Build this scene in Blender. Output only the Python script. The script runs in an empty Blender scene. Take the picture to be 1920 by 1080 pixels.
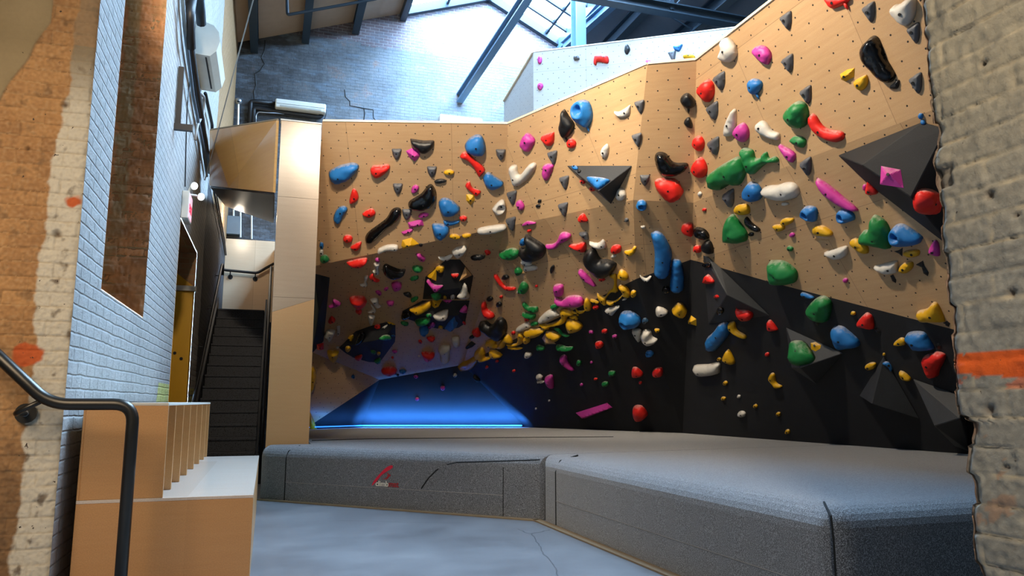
import bpy, bmesh, math, random
from mathutils import Vector, Matrix, noise
from mathutils.geometry import delaunay_2d_cdt
random.seed(7)
V = Vector
SC = bpy.context.scene
COL = SC.collection
# ------------------------------------------------------------------ camera
FPX = 1400.0
TH = math.radians(8.6908)
PH = math.radians(17.9937)
CAM = V((0, 0, 1.0))
cph, sph = math.cos(PH), math.sin(PH)
def rot(x, d, z): return V((x*cph + d*sph, -x*sph + d*cph, z))
FV, UV, RV = rot(0, math.cos(TH), math.sin(TH)), rot(0, -math.sin(TH), math.cos(TH)), rot(1, 0, 0)
FW = rot(0, 1, 0)
def ray(u, v): return FV + RV*((u-960)/FPX) + UV*((540-v)/FPX)
def at(u, v, d):
    r = ray(u, v); return CAM + r*(d/r.dot(FW))
def ax(u, v, i, val):
    r = ray(u, v); return CAM + r*((val-CAM[i])/r[i])
def onpl(u, v, p, n, h=0.0):
    r = ray(u, v); return CAM + r*(((p-CAM).dot(n)+h)/r.dot(n))
cd = bpy.data.cameras.new('camera'); cam = bpy.data.objects.new('camera', cd); COL.objects.link(cam)
cd.sensor_width = 36; cd.lens = 36*FPX/1920; cd.clip_start = .05
cam.location = CAM; cam.rotation_euler = (math.pi/2+TH, 0, -PH)
SC.camera = cam
SC.view_settings.view_transform = 'Standard'; SC.view_settings.look = 'None'
SC.view_settings.gamma = 1; SC.view_settings.use_curve_mapping = False
SC.view_settings.exposure = 0.0
SC.cycles.max_bounces = 7; SC.cycles.diffuse_bounces = 4; SC.cycles.glossy_bounces = 3
SC.cycles.transparent_max_bounces = 8; SC.cycles.sample_clamp_indirect = 4.0
SC.cycles.caustics_reflective = False; SC.cycles.caustics_refractive = False

# ------------------------------------------------------------------ material helpers
def lin(h):
    h = h.lstrip('#'); o = []
    for i in (0, 2, 4):
        c = int(h[i:i+2], 16)/255
        o.append(c/12.92 if c <= .04045 else ((c+.055)/1.055)**2.4)
    return (*o, 1)
class NT:
    def __init__(s, name):
        s.m = bpy.data.materials.new(name); s.m.use_nodes = True
        s.t = s.m.node_tree; s.n = s.t.nodes; s.b = s.n['Principled BSDF']
    def new(s, typ, **kw):
        k = s.n.new(typ)
        for a, b in kw.items():
            if a in k.bl_rna.properties.keys(): setattr(k, a, b)
            else: k.inputs[a.replace('_', ' ')].default_value = b
        return k
    def L(s, a, b): s.t.links.new(a, b)
    def noise(s, vec, scale, detail=4, rough=.6):
        k = s.n.new('ShaderNodeTexNoise'); k.inputs['Scale'].default_value = scale
        k.inputs['Detail'].default_value = detail; k.inputs['Roughness'].default_value = rough
        if vec is not None: s.L(vec, k.inputs['Vector'])
        return k.outputs['Fac']
    def ramp(s, fac, stops):
        k = s.n.new('ShaderNodeValToRGB'); e = k.color_ramp.elements
        while len(e) < len(stops): e.new(.5)
        for i, (p, c) in enumerate(stops):
            e[i].position = p; e[i].color = lin(c) if isinstance(c, str) else (c, c, c, 1)
        s.L(fac, k.inputs['Fac']); return k.outputs['Color']
    def mix(s, fac, a, b, mode='MIX'):
        k = s.n.new('ShaderNodeMix'); k.data_type = 'RGBA'; k.blend_type = mode
        for sock, val in ((k.inputs['Factor'], fac), (k.inputs[6], a), (k.inputs[7], b)):
            if isinstance(val, (int, float)): sock.default_value = val
            elif isinstance(val, str): sock.default_value = lin(val)
            elif isinstance(val, tuple): sock.default_value = val
            else: s.L(val, sock)
        return k.outputs[2]
    def math(s, op, a, b=0.0, c=0.0, clamp=False):
        k = s.n.new('ShaderNodeMath'); k.operation = op; k.use_clamp = clamp
        for i, val in enumerate((a, b, c)):
            if isinstance(val, (int, float)): k.inputs[i].default_value = val
            else: s.L(val, k.inputs[i])
        return k.outputs[0]
    def xyz(s, vec):
        k = s.n.new('ShaderNodeSeparateXYZ'); s.L(vec, k.inputs[0]); return k.outputs
    def comb(s, x, y, z=0.0):
        k = s.n.new('ShaderNodeCombineXYZ')
        for i, val in enumerate((x, y, z)):
            if isinstance(val, (int, float)): k.inputs[i].default_value = val
            else: s.L(val, k.inputs[i])
        return k.outputs[0]
    def obj(s): return s.n.new('ShaderNodeTexCoord').outputs['Object']
    def uv(s): return s.n.new('ShaderNodeTexCoord').outputs['UV']
    def mapv(s, vec, sc):
        k = s.n.new('ShaderNodeMapping'); k.inputs['Scale'].default_value = sc; s.L(vec, k.inputs['Vector']); return k.outputs[0]
    def bump(s, h, strength=.3, dist=.01):
        k = s.n.new('ShaderNodeBump'); k.inputs['Strength'].default_value = strength; k.inputs['Distance'].default_value = dist
        s.L(h, k.inputs['Height']); s.L(k.outputs[0], s.b.inputs['Normal'])
    def col(s, c):
        if isinstance(c, (str, tuple)): s.b.inputs['Base Color'].default_value = lin(c) if isinstance(c, str) else c
        else: s.L(c, s.b.inputs['Base Color'])
        return s
    def set(s, rough=None, metal=None, **kw):
        if rough is not None:
            if isinstance(rough, (int, float)): s.b.inputs['Roughness'].default_value = rough
            else: s.L(rough, s.b.inputs['Roughness'])
        if metal is not None: s.b.inputs['Metallic'].default_value = metal
        for k, v in kw.items(): s.b.inputs[k.replace('_', ' ')].default_value = v
        return s
M = {}
def simple(name, c, rough=.5, metal=0, var=.12, scale=6, bump=0):
    t = NT(name); o = t.obj(); n = t.noise(o, scale, 5)
    a = lin(c); lo = tuple(x*(1-var) for x in a[:3])+(1,); hi = tuple(min(1, x*(1+var)) for x in a[:3])+(1,)
    t.col(t.mix(n, lo, hi)).set(rough, metal)
    if bump: t.bump(t.noise(o, scale*20, 3), bump, .004)
    M[name] = t.m; return t.m

def plywood(name, c1, c2, dots=True, rough=.42, coat=0.15, seams=True):
    t = NT(name); uv = t.uv()
    g = t.noise(t.mapv(uv, (1.2, 14, 1)), 2.2, 6, .65)
    big = t.noise(uv, .9, 3)
    fine = t.noise(uv, 160, 2)
    c = t.mix(t.math('MULTIPLY_ADD', g, .75, t.math('MULTIPLY', big, .3)), c1, c2)
    c = t.mix(t.math('MULTIPLY', t.math('SUBTRACT', fine, .35, clamp=True), .5), c, '#6d4c2c')
    x, y, _ = t.xyz(uv)
    # panel joints
    def seam(co, per, off):
        f = t.math('FRACT', t.math('ADD', t.math('DIVIDE', co, per), off))
        return t.math('LESS_THAN', f, .004/per)
    sm = t.math('MAXIMUM', seam(x, 1.22, .31), seam(y, 2.44, .13))
    if seams: c = t.mix(t.math('MULTIPLY', sm, .55), c, '#3b2a1a')
    # each sheet a slightly different tone
    cell = t.comb(t.math('FLOOR', t.math('ADD', t.math('DIVIDE', x, 1.22), .31)), t.math('FLOOR', t.math('ADD', t.math('DIVIDE', y, 2.44), .13)))
    wn = t.n.new('ShaderNodeTexWhiteNoise'); t.L(cell, wn.inputs['Vector'])
    c = t.mix(t.math('MULTIPLY', wn.outputs['Value'], .22), c, '#8a6238')
    if dots:
        row = t.math('DIVIDE', y, .1)
        ri = t.math('FLOOR', row)
        par = t.math('MODULO', t.math('ABSOLUTE', ri), 2)
        xx = t.math('ADD', t.math('DIVIDE', x, .2), t.math('MULTIPLY', par, .5))
        dx = t.math('MULTIPLY', t.math('SUBTRACT', t.math('FRACT', xx), .5), .2)
        dy = t.math('MULTIPLY', t.math('SUBTRACT', t.math('FRACT', row), .5), .1)
        dd = t.math('SQRT', t.math('ADD', t.math('MULTIPLY', dx, dx), t.math('MULTIPLY', dy, dy)))
        dot = t.math('LESS_THAN', dd, .0075)
        c = t.mix(dot, c, '#1d150d')
    t.col(c).set(rough); t.b.inputs['Coat Weight'].default_value = coat; t.b.inputs['Coat Roughness'].default_value = .25
    M[name] = t.m; return t.m
plywood('plywood', '#b58d63', '#dab88c')
plywood('plywood_plain', '#c0935c', '#dcb680', dots=False, rough=.3, coat=.5)
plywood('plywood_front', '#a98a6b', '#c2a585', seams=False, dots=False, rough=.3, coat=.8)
plywood('plywood_honey', '#cf8f45', '#e6ad62', dots=False, rough=.3, coat=.4)
plywood('pale_ply', '#90908e', '#a8a8a6')
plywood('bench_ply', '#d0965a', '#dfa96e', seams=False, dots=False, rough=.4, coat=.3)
plywood('bench_top', '#e2cfbc', '#efe2d4', seams=False, dots=False, rough=.25, coat=.5)
plywood('landing_ply', '#cdb595', '#e3d0b4', dots=False, rough=.3, coat=.4)

t = NT('black_paint'); o = t.obj(); sp = t.noise(o, 220, 2)
t.col(t.mix(t.math('GREATER_THAN', sp, .72), t.mix(t.noise(o, 3, 4), '#131417', '#212328'), '#4a4d52')).set(.75); t.bump(sp, .4, .004)
M['black_paint'] = t.m
t = NT('grey_paint'); o = t.obj(); sp = t.noise(o, 220, 2)
t.col(t.mix(t.math('GREATER_THAN', sp, .7), t.mix(t.noise(o, 3, 4), '#26282b', '#383b3f'), '#5a5d61')).set(.6); t.bump(sp, .4, .004)
M['grey_paint'] = t.m

t = NT('mat_carpet'); o = t.obj(); n1 = t.noise(o, 230, 2, .8); n2 = t.noise(o, 2.5, 4)
c = t.ramp(n1, [(.35, '#2b2c2f'), (.5, '#595b5f'), (.66, '#b4b8bd')])
t.col(t.mix(t.math('MULTIPLY', n2, .2), c, '#24262a')).set(.95, Sheen_Weight=.5, Sheen_Roughness=.5); t.bump(n1, .7, .006)
M['mat_carpet'] = t.m
simple('mat_seam', '#0e0f11', .9)

t = NT('concrete'); o = t.obj(); n = t.noise(o, 1.1, 7, .65); n2 = t.noise(o, 9, 5)
c = t.ramp(n, [(.3, '#5d5d60'), (.52, '#717275'), (.72, '#838486')])
c = t.mix(t.math('MULTIPLY', n2, .25), c, '#7c7d80')
vo = t.n.new('ShaderNodeTexVoronoi'); vo.feature = 'DISTANCE_TO_EDGE'; vo.inputs['Scale'].default_value = .42
dn = t.n.new('ShaderNodeTexNoise'); dn.inputs['Scale'].default_value = 1.3; dn.inputs['Detail'].default_value = 6
ad = t.n.new('ShaderNodeVectorMath'); ad.operation = 'ADD'; sc_ = t.n.new('ShaderNodeVectorMath'); sc_.operation = 'SCALE'; sc_.inputs['Scale'].default_value = .22
t.L(o, dn.inputs['Vector']); t.L(dn.outputs['Color'], sc_.inputs[0]); t.L(o, ad.inputs[0]); t.L(sc_.outputs[0], ad.inputs[1]); t.L(ad.outputs[0], vo.inputs['Vector'])
cr = t.math('MULTIPLY', t.math('LESS_THAN', vo.outputs['Distance'], .0016), t.math('GREATER_THAN', t.noise(o, .8, 2), .5))
c = t.mix(t.math('MULTIPLY', cr, .75), c, '#3a3d42')
t.col(c).set(t.math('MULTIPLY_ADD', n, .25, .28)); t.bump(n2, .08, .003)
M['concrete'] = t.m
simple('tan_edge', '#8a765a', .8)

def brickmat(name, axes, paint, brickc, mortar, paint_thr=(.42, .6), tones=None, bw=.21, rh=.072, rough=.75, bumps=.6):
    t = NT(name); o = t.obj(); p = t.xyz(o); vec = t.comb(p[axes[0]], p[axes[1]])
    wob = t.noise(o, 3, 5, .7)
    vec2 = t.comb(p[axes[0]], t.math('MULTIPLY_ADD', wob, .025, p[axes[1]]))
    b = t.n.new('ShaderNodeTexBrick'); b.inputs['Scale'].default_value = 1; b.inputs['Brick Width'].default_value = bw
    b.inputs['Row Height'].default_value = rh; b.inputs['Mortar Size'].default_value = .006 if not paint else .009; b.inputs['Mortar Smooth'].default_value = .3 if not paint else .9
    b.inputs['Color1'].default_value = lin(brickc[0]); b.inputs['Color2'].default_value = lin(brickc[1]); b.inputs['Mortar'].default_value = lin(mortar)
    t.L(vec2, b.inputs['Vector'])
    n1 = t.noise(o, 2.2, 7, .7); n2 = t.noise(o, 14, 5)
    c = t.mix(t.math('MULTIPLY', n2, .5), b.outputs['Color'], brickc[2])
    if paint:
        pm = t.ramp(n1, [(paint_thr[0], 0.0), (paint_thr[1], 1.0)])
        pc = t.mix(n2, paint[0], paint[1])
        pc = t.mix(t.math('MULTIPLY', b.outputs['Fac'], .22), pc, paint[2])
        pc = t.mix(t.ramp(t.noise(o, 1.3, 6, .7), [(.45, 0.0), (.7, .5)]), pc, paint[2])
        sp = t.math('GREATER_THAN', t.noise(o, 12, 6, .75), .66)
        pc = t.mix(t.math('MULTIPLY', sp, .6), pc, '#5b5350')
        c = t.mix(pm, c, pc)
    if tones:
        c = tones(t, o, p, c, n1, n2, b)
    t.col(c).set(rough)
    n5 = t.noise(t.mapv(o, (1, 1, 2.2)), 22, 6, .75)
    t.bump(t.math('SUBTRACT', t.math('ADD', t.math('MULTIPLY', n2, .9), t.math('MULTIPLY', n5, 0.8 if paint else .5)), t.math('MULTIPLY', b.outputs['Fac'], .8)), bumps, .016)
    M[name] = t.m; return t
def lefttones(t, o, p, c, n1, n2, b):
    # unpainted timber-coloured stretch beyond the pipes
    y = t.math('MULTIPLY_ADD', n1, .5, p[1])
    k = t.math('MULTIPLY', t.math('GREATER_THAN', y, 12.6), t.math('GREATER_THAN', p[2], 4.2))
    c = t.mix(k, c, t.mix(n2, '#8e6c47', '#c2986a'))
    k3 = t.math('MULTIPLY', t.math('GREATER_THAN', y, 11.7), t.math('LESS_THAN', p[2], 4.2))
    c = t.mix(k3, c, t.mix(n2, '#39393c', '#55565a'))  # darker grey low on the far stretch
    k2 = t.math('MULTIPLY', t.math('GREATER_THAN', y, 7.9), t.math('LESS_THAN', p[2], 1.18))
    return t.mix(k2, c, t.mix(n2, '#c9c55c', '#dfe0a0'))
brickmat('white_brick', (1, 2), ('#a5a29d', '#d0ccc6', '#9a9791'), ('#7a5a48', '#8b6a55', '#6a5446'), '#9a9288', (.2, .3), lefttones, bumps=1.0)
def backsoot(t, o, p, c, n1, n2, b):
    up = t.math('GREATER_THAN', t.math('ADD', t.math('MULTIPLY_ADD', n1, .5, p[2]), t.math('MULTIPLY', p[0], .0)), 9.45)
    c = t.mix(up, c, t.mix(b.outputs['Fac'], t.mix(n2, '#6a5a60', '#8b7b80'), '#b9b9bc'))
    k = t.math('MULTIPLY_ADD', p[0], -.3, .85)
    k = t.math('ADD', k, t.math('MULTIPLY', t.math('SUBTRACT', n1, .5), 1.6), clamp=True)
    k = t.math('MULTIPLY', k, .86)
    c = t.mix(k, c, t.mix(n2, '#17181c', '#3c3c40'))
    n3 = t.noise(t.mapv(o, (1, 1, 3)), 1.7, 7, .7)
    st = t.ramp(n3, [(.5, 0.0), (.64, 1.0)])
    return t.mix(t.math('MULTIPLY', st, .6), c, '#6c7c8d')
brickmat('back_brick', (0, 2), ('#6b7178', '#878c91', '#474d54'), ('#7b5d55', '#94786e', '#5b4a47'), '#b6b0a8', (.3, .42), backsoot, bumps=.6)
brickmat('brown_brick', (0, 2), None, ('#9a6a45', '#b18257', '#8a7352'), '#a58e68', bumps=.9)
brickmat('brown_brick_side', (1, 2), None, ('#8a5f3f', '#a0744d', '#7a6547'), '#9a8460', bumps=.9)

t = NT('relief_brick'); at_ = t.n.new('ShaderNodeVertexColor'); at_.layer_name = 'Col'; o = t.obj()
n1 = t.noise(o, 40, 6, .7); n2 = t.noise(o, 7, 5)
c = t.mix(t.math('MULTIPLY', n1, .35), at_.outputs['Color'], t.mix(.55, at_.outputs['Color'], '#3a2a20'))
c = t.mix(t.math('GREATER_THAN', t.noise(o, 30, 4), .71), c, '#4a3c30')
t.col(c).set(.8); t.bump(n1, .5, .006)
M['relief_brick'] = t.m

simple('blue_steel', '#567490', .45, .1); simple('dark_steel', '#22303c', .5, .1); simple('roof_tan', '#a08873', .8); simple('roof_grey', '#5d6066', .85)
simple('black_metal', '#15161a', .42, .3); simple('rail_metal', '#4a4742', .36, .9); simple('white_plastic', '#d9d8cf', .4); simple('grey_plastic', '#a9a69c', .5)
simple('dark_slot', '#0b0b0c', .6); simple('black_pipe', '#17171a', .5); simple('yellow_paint', '#e0a611', .45, 0, .15, 3); simple('white_trim', '#d8d3c6', .6)
simple('cable_grey', '#8a8682', .5); simple('silver', '#b9bcc0', .3, .8); simple('edge_ply', '#d6c7ae', .5); simple('grey_box', '#5e6f7c', .5)
simple('soffit', '#3a2c24', .42, 0, .5, 1.2); simple('room_grey', '#7b756c', .9); simple('chalk_white', '#e3dfd6', .8)
t = NT('stair_metal'); o = t.obj(); vo = t.n.new('ShaderNodeTexVoronoi'); vo.inputs['Scale'].default_value = 60; t.L(o, vo.inputs['Vector'])
t.col(t.mix(t.math('LESS_THAN', vo.outputs['Distance'], .3), '#46464a', '#101012')).set(.5, .2); M['stair_metal'] = t.m
t = NT('red_print'); t.col('#d8163a').set(.6); M['red_print'] = t.m
t = NT('dull_red_print'); t.col('#a3242b').set(.6); M['dull_red_print'] = t.m
t = NT('cream_print'); t.col('#e6e2d4').set(.6); M['cream_print'] = t.m
def emit(name, c, s):
    t = NT(name); t.col(c); t.b.inputs['Emission Color'].default_value = lin(c); t.b.inputs['Emission Strength'].default_value = s; M[name] = t.m
emit('lamp_glow', '#ffffff', 4.0); emit('sign_face', '#f4b8c2', .8); emit('sign_red', '#e0204a', 1.0); emit('led_blue', '#3a8cf0', 1.0)
t = NT('glass'); tr = t.n.new('ShaderNodeBsdfTransparent'); gl = t.n.new('ShaderNodeBsdfGlossy'); gl.inputs['Roughness'].default_value = .02
mx = t.n.new('ShaderNodeMixShader'); mx.inputs[0].default_value = .06; tr.inputs['Color'].default_value = (.96, .98, 1, 1)
t.L(tr.outputs[0], mx.inputs[1]); t.L(gl.outputs[0], mx.inputs[2]); t.L(mx.outputs[0], t.n['Material Output'].inputs[0]); M['glass'] = t.m

HC = dict(r='#f0261d', k='#0d0e11', b='#2378c4', y='#e6b016', g='#18803f', p='#d03fa4', w='#dcd8cf', n='#5a5c62', t='#c9a784')
HN = dict(r='red', k='black', b='blue', y='yellow', g='green', p='pink', w='white', n='grey', t='tan')
def holdmat(key, c, rough, chalk):
    t = NT('hold_'+key); o = t.obj(); g = t.n.new('ShaderNodeNewGeometry'); nz = t.xyz(g.outputs['Normal'])[2]
    n = t.noise(o, 26, 5, .7); n2 = t.noise(o, 120, 2)
    a = lin(c); lo = tuple(x*.78 for x in a[:3])+(1,)
    cc = t.mix(n, lo, c)
    k = t.math('MULTIPLY', t.ramp(t.math('ADD', t.math('MULTIPLY', n, .7), t.math('MULTIPLY', nz, .42)), [(.52, 0.0), (.95, 1.0)]), chalk)
    cc = t.mix(k, cc, '#e8dfd8')
    t.col(cc).set(rough); t.bump(n2, .25, .003); M['hold_'+key] = t.m
for k, c in HC.items(): holdmat(k, c, .5 if k != 'k' else .45, .75 if k not in 'kn' else .2)
holdmat('kg', '#07080b', .16, .1); holdmat('yg', '#c08f1c', .18, .1); holdmat('bg', '#30506e', .15, .3)

# ------------------------------------------------------------------ object helpers
def link(name, me, mats, parent=None):
    o = bpy.data.objects.new(name, me); COL.objects.link(o)
    for m in ([mats] if isinstance(mats, str) else mats): me.materials.append(M[m])
    if parent is not None: o.parent = parent
    return o
def obj(name, bm, mats, parent=None, smooth=False):
    me = bpy.data.meshes.new(name); bm.normal_update(); bm.to_mesh(me); bm.free()
    if smooth:
        for p in me.polygons: p.use_smooth = True
    return link(name, me, mats, parent)
def tag(o, label=None, cat=None, group=None, kind=None):
    for k, v in (('label', label), ('category', cat), ('group', group), ('kind', kind)):
        if v: o[k] = v
    return o
def empty(name, loc, label, cat, group=None, kind=None):
    o = bpy.data.objects.new(name, None); COL.objects.link(o); o.location = loc; o.empty_display_size = .1
    return tag(o, label, cat, group, kind)
PW = {}
def world_child(o, parent):
    """keep vertices in world space under a parent Empty"""
    o.parent = parent; o.matrix_parent_inverse = Matrix.Translation(parent.location).inverted()
    return o
def box(bm, lo, hi, mi=0):
    vs = [bm.verts.new((x, y, z)) for x in (lo[0], hi[0]) for y in (lo[1], hi[1]) for z in (lo[2], hi[2])]
    for f in ((0, 1, 3, 2), (4, 6, 7, 5), (0, 4, 5, 1), (2, 3, 7, 6), (0, 2, 6, 4), (1, 5, 7, 3)):
        bm.faces.new([vs[i] for i in f]).material_index = mi
    return vs
def bev(bm, w, seg=2, angle=.5):
    es = [e for e in bm.edges if len(e.link_faces) == 2 and e.calc_face_angle(0) > angle]
    bmesh.ops.bevel(bm, geom=es, offset=w, segments=seg, affect='EDGES', profile=.5)
def rbox(lo, hi, w=.006, seg=2):
    bm = bmesh.new(); box(bm, lo, hi); bmesh.ops.recalc_face_normals(bm, faces=bm.faces); bev(bm, w, seg); return bm
def frame_of(d, up=V((0, 0, 1))):
    d = d.normalized(); s = d.cross(up)
    if s.length < 1e-4: s = V((1, 0, 0))
    s.normalize(); return s, s.cross(d).normalized()
def tube(bm, pts, r, seg=10, cap=True):
    pts = [V(p) for p in pts]; rings = []
    s, u = frame_of(pts[1]-pts[0])
    for i, p in enumerate(pts):
        if i == 0: d = pts[1]-pts[0]
        elif i == len(pts)-1: d = pts[-1]-pts[-2]
        else: d = (pts[i+1]-p).normalized()+(p-pts[i-1]).normalized()
        d.normalize(); s = (s - d*s.dot(d)).normalized(); u = d.cross(s)
        rr = r[i] if isinstance(r, (list, tuple)) else r
        rings.append([bm.verts.new(p+s*math.cos(a)*rr+u*math.sin(a)*rr) for a in [2*math.pi*k/seg for k in range(seg)]])
    for a, b in zip(rings, rings[1:]):
        for k in range(seg): bm.faces.new((a[k], a[(k+1) % seg], b[(k+1) % seg], b[k]))
    if cap: bm.faces.new(rings[0][::-1]); bm.faces.new(rings[-1])
def fillet(pts, rad, n=6):
    pts = [V(p) for p in pts]; out = [pts[0]]
    for a, b, c in zip(pts, pts[1:], pts[2:]):
        d1, d2 = (a-b), (c-b); r = min(rad, d1.length*.45, d2.length*.45)
        p, q = b+d1.normalized()*r, b+d2.normalized()*r
        for k in range(n+1):
            s = k/n; out.append(p*(1-s)**2 + b*2*s*(1-s) + q*s*s)
    out.append(pts[-1]); return out
def beam(bm, p, q, w, h, up=V((0, 0, 1))):
    p, q = V(p), V(q); s, u = frame_of(q-p, up)
    vs = [bm.verts.new(c+s*a*w/2+u*b*h/2) for c in (p, q) for a, b in ((-1, -1), (1, -1), (1, 1), (-1, 1))]
    for f in ((3, 2, 1, 0), (4, 5, 6, 7), (0, 1, 5, 4), (1, 2, 6, 5), (2, 3, 7, 6), (3, 0, 4, 7)): bm.faces.new([vs[i] for i in f])
def ibeam(bm, p, q, w, h, tk=.025, up=V((0, 0, 1))):
    p, q = V(p), V(q); s, u = frame_of(q-p, up)
    beam(bm, p, q, tk, h, up); beam(bm, p+u*h/2, q+u*h/2, w, tk, up); beam(bm, p-u*h/2, q-u*h/2, w, tk, up)
def disc(bm, c, n, r, h, seg=16):
    n = V(n).normalized(); tube(bm, [V(c), V(c)+n*h], r, seg)
def planar_uv(bm, n, up=V((0, 0, 1)), org=None):
    ul = bm.loops.layers.uv.verify(); n = V(n).normalized()
    x = up.cross(n)
    if x.length < .05: x = V((1, 0, 0))
    x.normalize(); y = n.cross(x)
    for f in bm.faces:
        for l in f.loops: l[ul].uv = (l.vert.co.dot(x), l.vert.co.dot(y))
def box_uv(bm, grain='z'):
    ul = bm.loops.layers.uv.verify(); bm.normal_update()
    for f in bm.faces:
        a = [abs(x) for x in f.normal]; i = a.index(max(a))
        for l in f.loops:
            c = l.vert.co
            l[ul].uv = ((c.y, c.z), (c.x, c.z), (c.x, c.y))[i]
# ------------------------------------------------------------------ climbing wall
A_, B_, C_, D_, E_ = V((.46, 8.5, 4.2)), V((2.52, 7.92, 4.2)), V((3.32, 6.02, 4.2)), V((3.72, 5.8, 4.2)), V((3.76, 2.2, 4.2))
T_, R_ = V((5.84, 9.86, .5508)), V((5.9, 3.0, .5508))
def pln(a, b, c):
    n = (b-a).cross(c-a).normalized()
    if n.dot(CAM-a) < 0: n = -n
    return a, n
Km = at(948, 425, 9.3)
P_AB = pln(A_, B_, Km); Kl = onpl(588, 499, *P_AB)
P_BC = pln(B_, Km, C_); J_ = onpl(1187, 375, *P_BC)
P_CD = pln(C_, J_, D_); F_ = onpl(1300, 380, *P_CD)
P_DE = pln(D_, F_, E_); G_ = onpl(1760, 202, *P_DE)
P_JF = pln(J_, F_, T_); W_ = onpl(1193, 523, *P_JF); K_ = F_+(T_-F_)*.192
P_KW = pln(Km, J_, W_); N_ = onpl(868, 684, *P_KW)
P_ROOF = pln(Kl, Km, N_); M_ = onpl(712, 712, *P_ROOF); L1 = onpl(572, 655, *P_ROOF)
S_ = onpl(985, 803, *pln(N_, W_, T_)); S_.z = .5508
Q_ = V((.63, 13.25, .5508)); U_ = V((1.64, 13.42, .5508))
P_R = pln(F_, G_, T_)
R_ = onpl(1860, 853, *P_R); R_.z = .5508
R2 = V((R_.x, 2.6, R_.z)); G2 = G_+(G_-F_)*.5
PB = [onpl(u, v, *P_R) for u, v in ((1323, 494), (1445, 529), (1785, 617), (1860, 640))]
K_ = K_
PB2 = PB[-1]+(PB[-1]-PB[-2])*2
U_ = onpl(676, 804, *pln(M_, N_, S_)); U_.z = .5508
FACETS = []
wall_root = empty('climbing_wall', (2.5, 9.0, .55), 'overhanging plywood bouldering wall with black painted lower part rising behind the mats', 'climbing wall', None, 'thing')
def facet(name, pts, mat, nh=None, hold=True, th=.05):
    bm = bmesh.new(); vs = [bm.verts.new(p) for p in pts]; f = bm.faces.new(vs); f.normal_update()
    c = sum(pts, V())/len(pts)
    if f.normal.dot(CAM-c) < 0: f.normal_flip()
    n = f.normal.copy()
    if hold:
        for i in range(1, len(pts)-1): FACETS.append((pts[0], pts[i], pts[i+1], n))
    bmesh.ops.triangulate(bm, faces=bm.faces)
    bm.normal_update(); planar_uv(bm, n)
    o = obj(name, bm, mat, None)
    md = o.modifiers.new('solid', 'SOLIDIFY'); md.thickness = th; md.offset = -1
    world_child(o, wall_root); return o
facet('plywood_panel', [A_, B_, Km, Kl], 'plywood')
facet('plywood_panel', [B_, C_, J_, Km], 'plywood')
facet('plywood_panel', [C_, D_, F_, J_], 'plywood')
facet('plywood_panel', [D_, E_, G2, G_, F_], 'plywood')
facet('plywood_panel', [Kl, Km, N_, M_, L1], 'plywood')
facet('plywood_panel', [L1, M_, Q_], 'plywood')
facet('plywood_panel', [Km, J_, W_, N_], 'plywood')
facet('plywood_panel', [J_, F_, K_, W_], 'plywood')
facet('plywood_panel', [F_, G_, G2, PB2, PB[3], PB[2], PB[1], PB[0], K_], 'plywood')
facet('black_panel', [W_, K_, T_], 'black_paint')
facet('black_panel', [N_, W_, T_, S_], 'black_paint')
facet('black_panel', [K_, PB[0], PB[1], PB[2], PB[3], PB2, R2, R_, T_], 'black_paint')
facet('black_panel', [M_, N_, S_, U_], 'black_paint')
facet('black_panel', [Q_, M_, U_], 'black_paint')
# pale cut edge of the plywood along the top
bm = bmesh.new()
for p, q in ((A_, B_), (B_, C_), (C_, D_), (D_, E_)): beam(bm, p+V((.012, .012, .012)), q+V((.012, .012, .012)), .05, .024)
world_child(obj('top_edge', bm, 'edge_ply'), wall_root)

# pale climbing wall on the upper level behind
pw_root = empty('upper_climbing_wall', (4.4, 12.3, 0), 'pale grey plywood climbing wall standing higher up behind the main wall', 'climbing wall', None, 'thing')
a, b, c0 = at(1000, 98, 13), at(1420, 47, 12.1), at(945, 190, 14.4)
def facet2(pts):
    global wall_root
    keep = wall_root; wall_root = pw_root; o = facet('pale_panel', pts, 'pale_ply'); wall_root = keep; return o
zb = 3.0
def dn(p): return V((p.x, p.y, zb))
facet2([a, b, dn(b), dn(a)]); facet2([a, dn(a), dn(c0), c0])
bm = bmesh.new()
for p, q in ((a, b), (a, c0)): beam(bm, p+V((.0, .02, .01)), q+V((.0, .02, .01)), .05, .02)
world_child(obj('top_edge', bm, 'white_trim'), pw_root)
bm = bmesh.new(); bk = V((1.0, 2.6, 0))
vs = [bm.verts.new(p) for p in (a+V((.03, .06, 0)), b+V((0, .06, 0)), b+V((.9, 2.5, 0)), c0+V((.06, .02, 0)))]
vs2 = [bm.verts.new((v.co.x, v.co.y, zb)) for v in vs]
bm.faces.new(vs); bm.faces.new(vs2[::-1])
for i in range(4): bm.faces.new((vs[i], vs2[i], vs2[(i+1) % 4], vs[(i+1) % 4]))
bmesh.ops.recalc_face_normals(bm, faces=bm.faces)
world_child(obj('support_body', bm, 'dark_steel'), pw_root)
for lx in (5.2, 8.0):
    bm = bmesh.new(); box(bm, (lx, 14.3, .56), (lx+.15, 14.45, zb)); world_child(obj('support_leg', bm, 'dark_steel'), pw_root)

def cast(u, v):
    r = ray(u, v); best = None
    for p0, p1, p2, n in FACETS:
        dn_ = r.dot(n)
        if abs(dn_) < 1e-6: continue
        t_ = (p0-CAM).dot(n)/dn_
        if t_ < .5 or (best and t_ >= best[0]-1e-6): continue
        x = CAM+r*t_; ok = True
        s0 = None
        for a_, b_ in ((p0, p1), (p1, p2), (p2, p0)):
            s = (b_-a_).cross(x-a_).dot(n)
            if abs(s) < 1e-9: continue
            if s0 is None: s0 = s > 0
            elif (s > 0) != s0: ok = False; break
        if ok: best = (t_, x, n)
    return best
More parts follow.
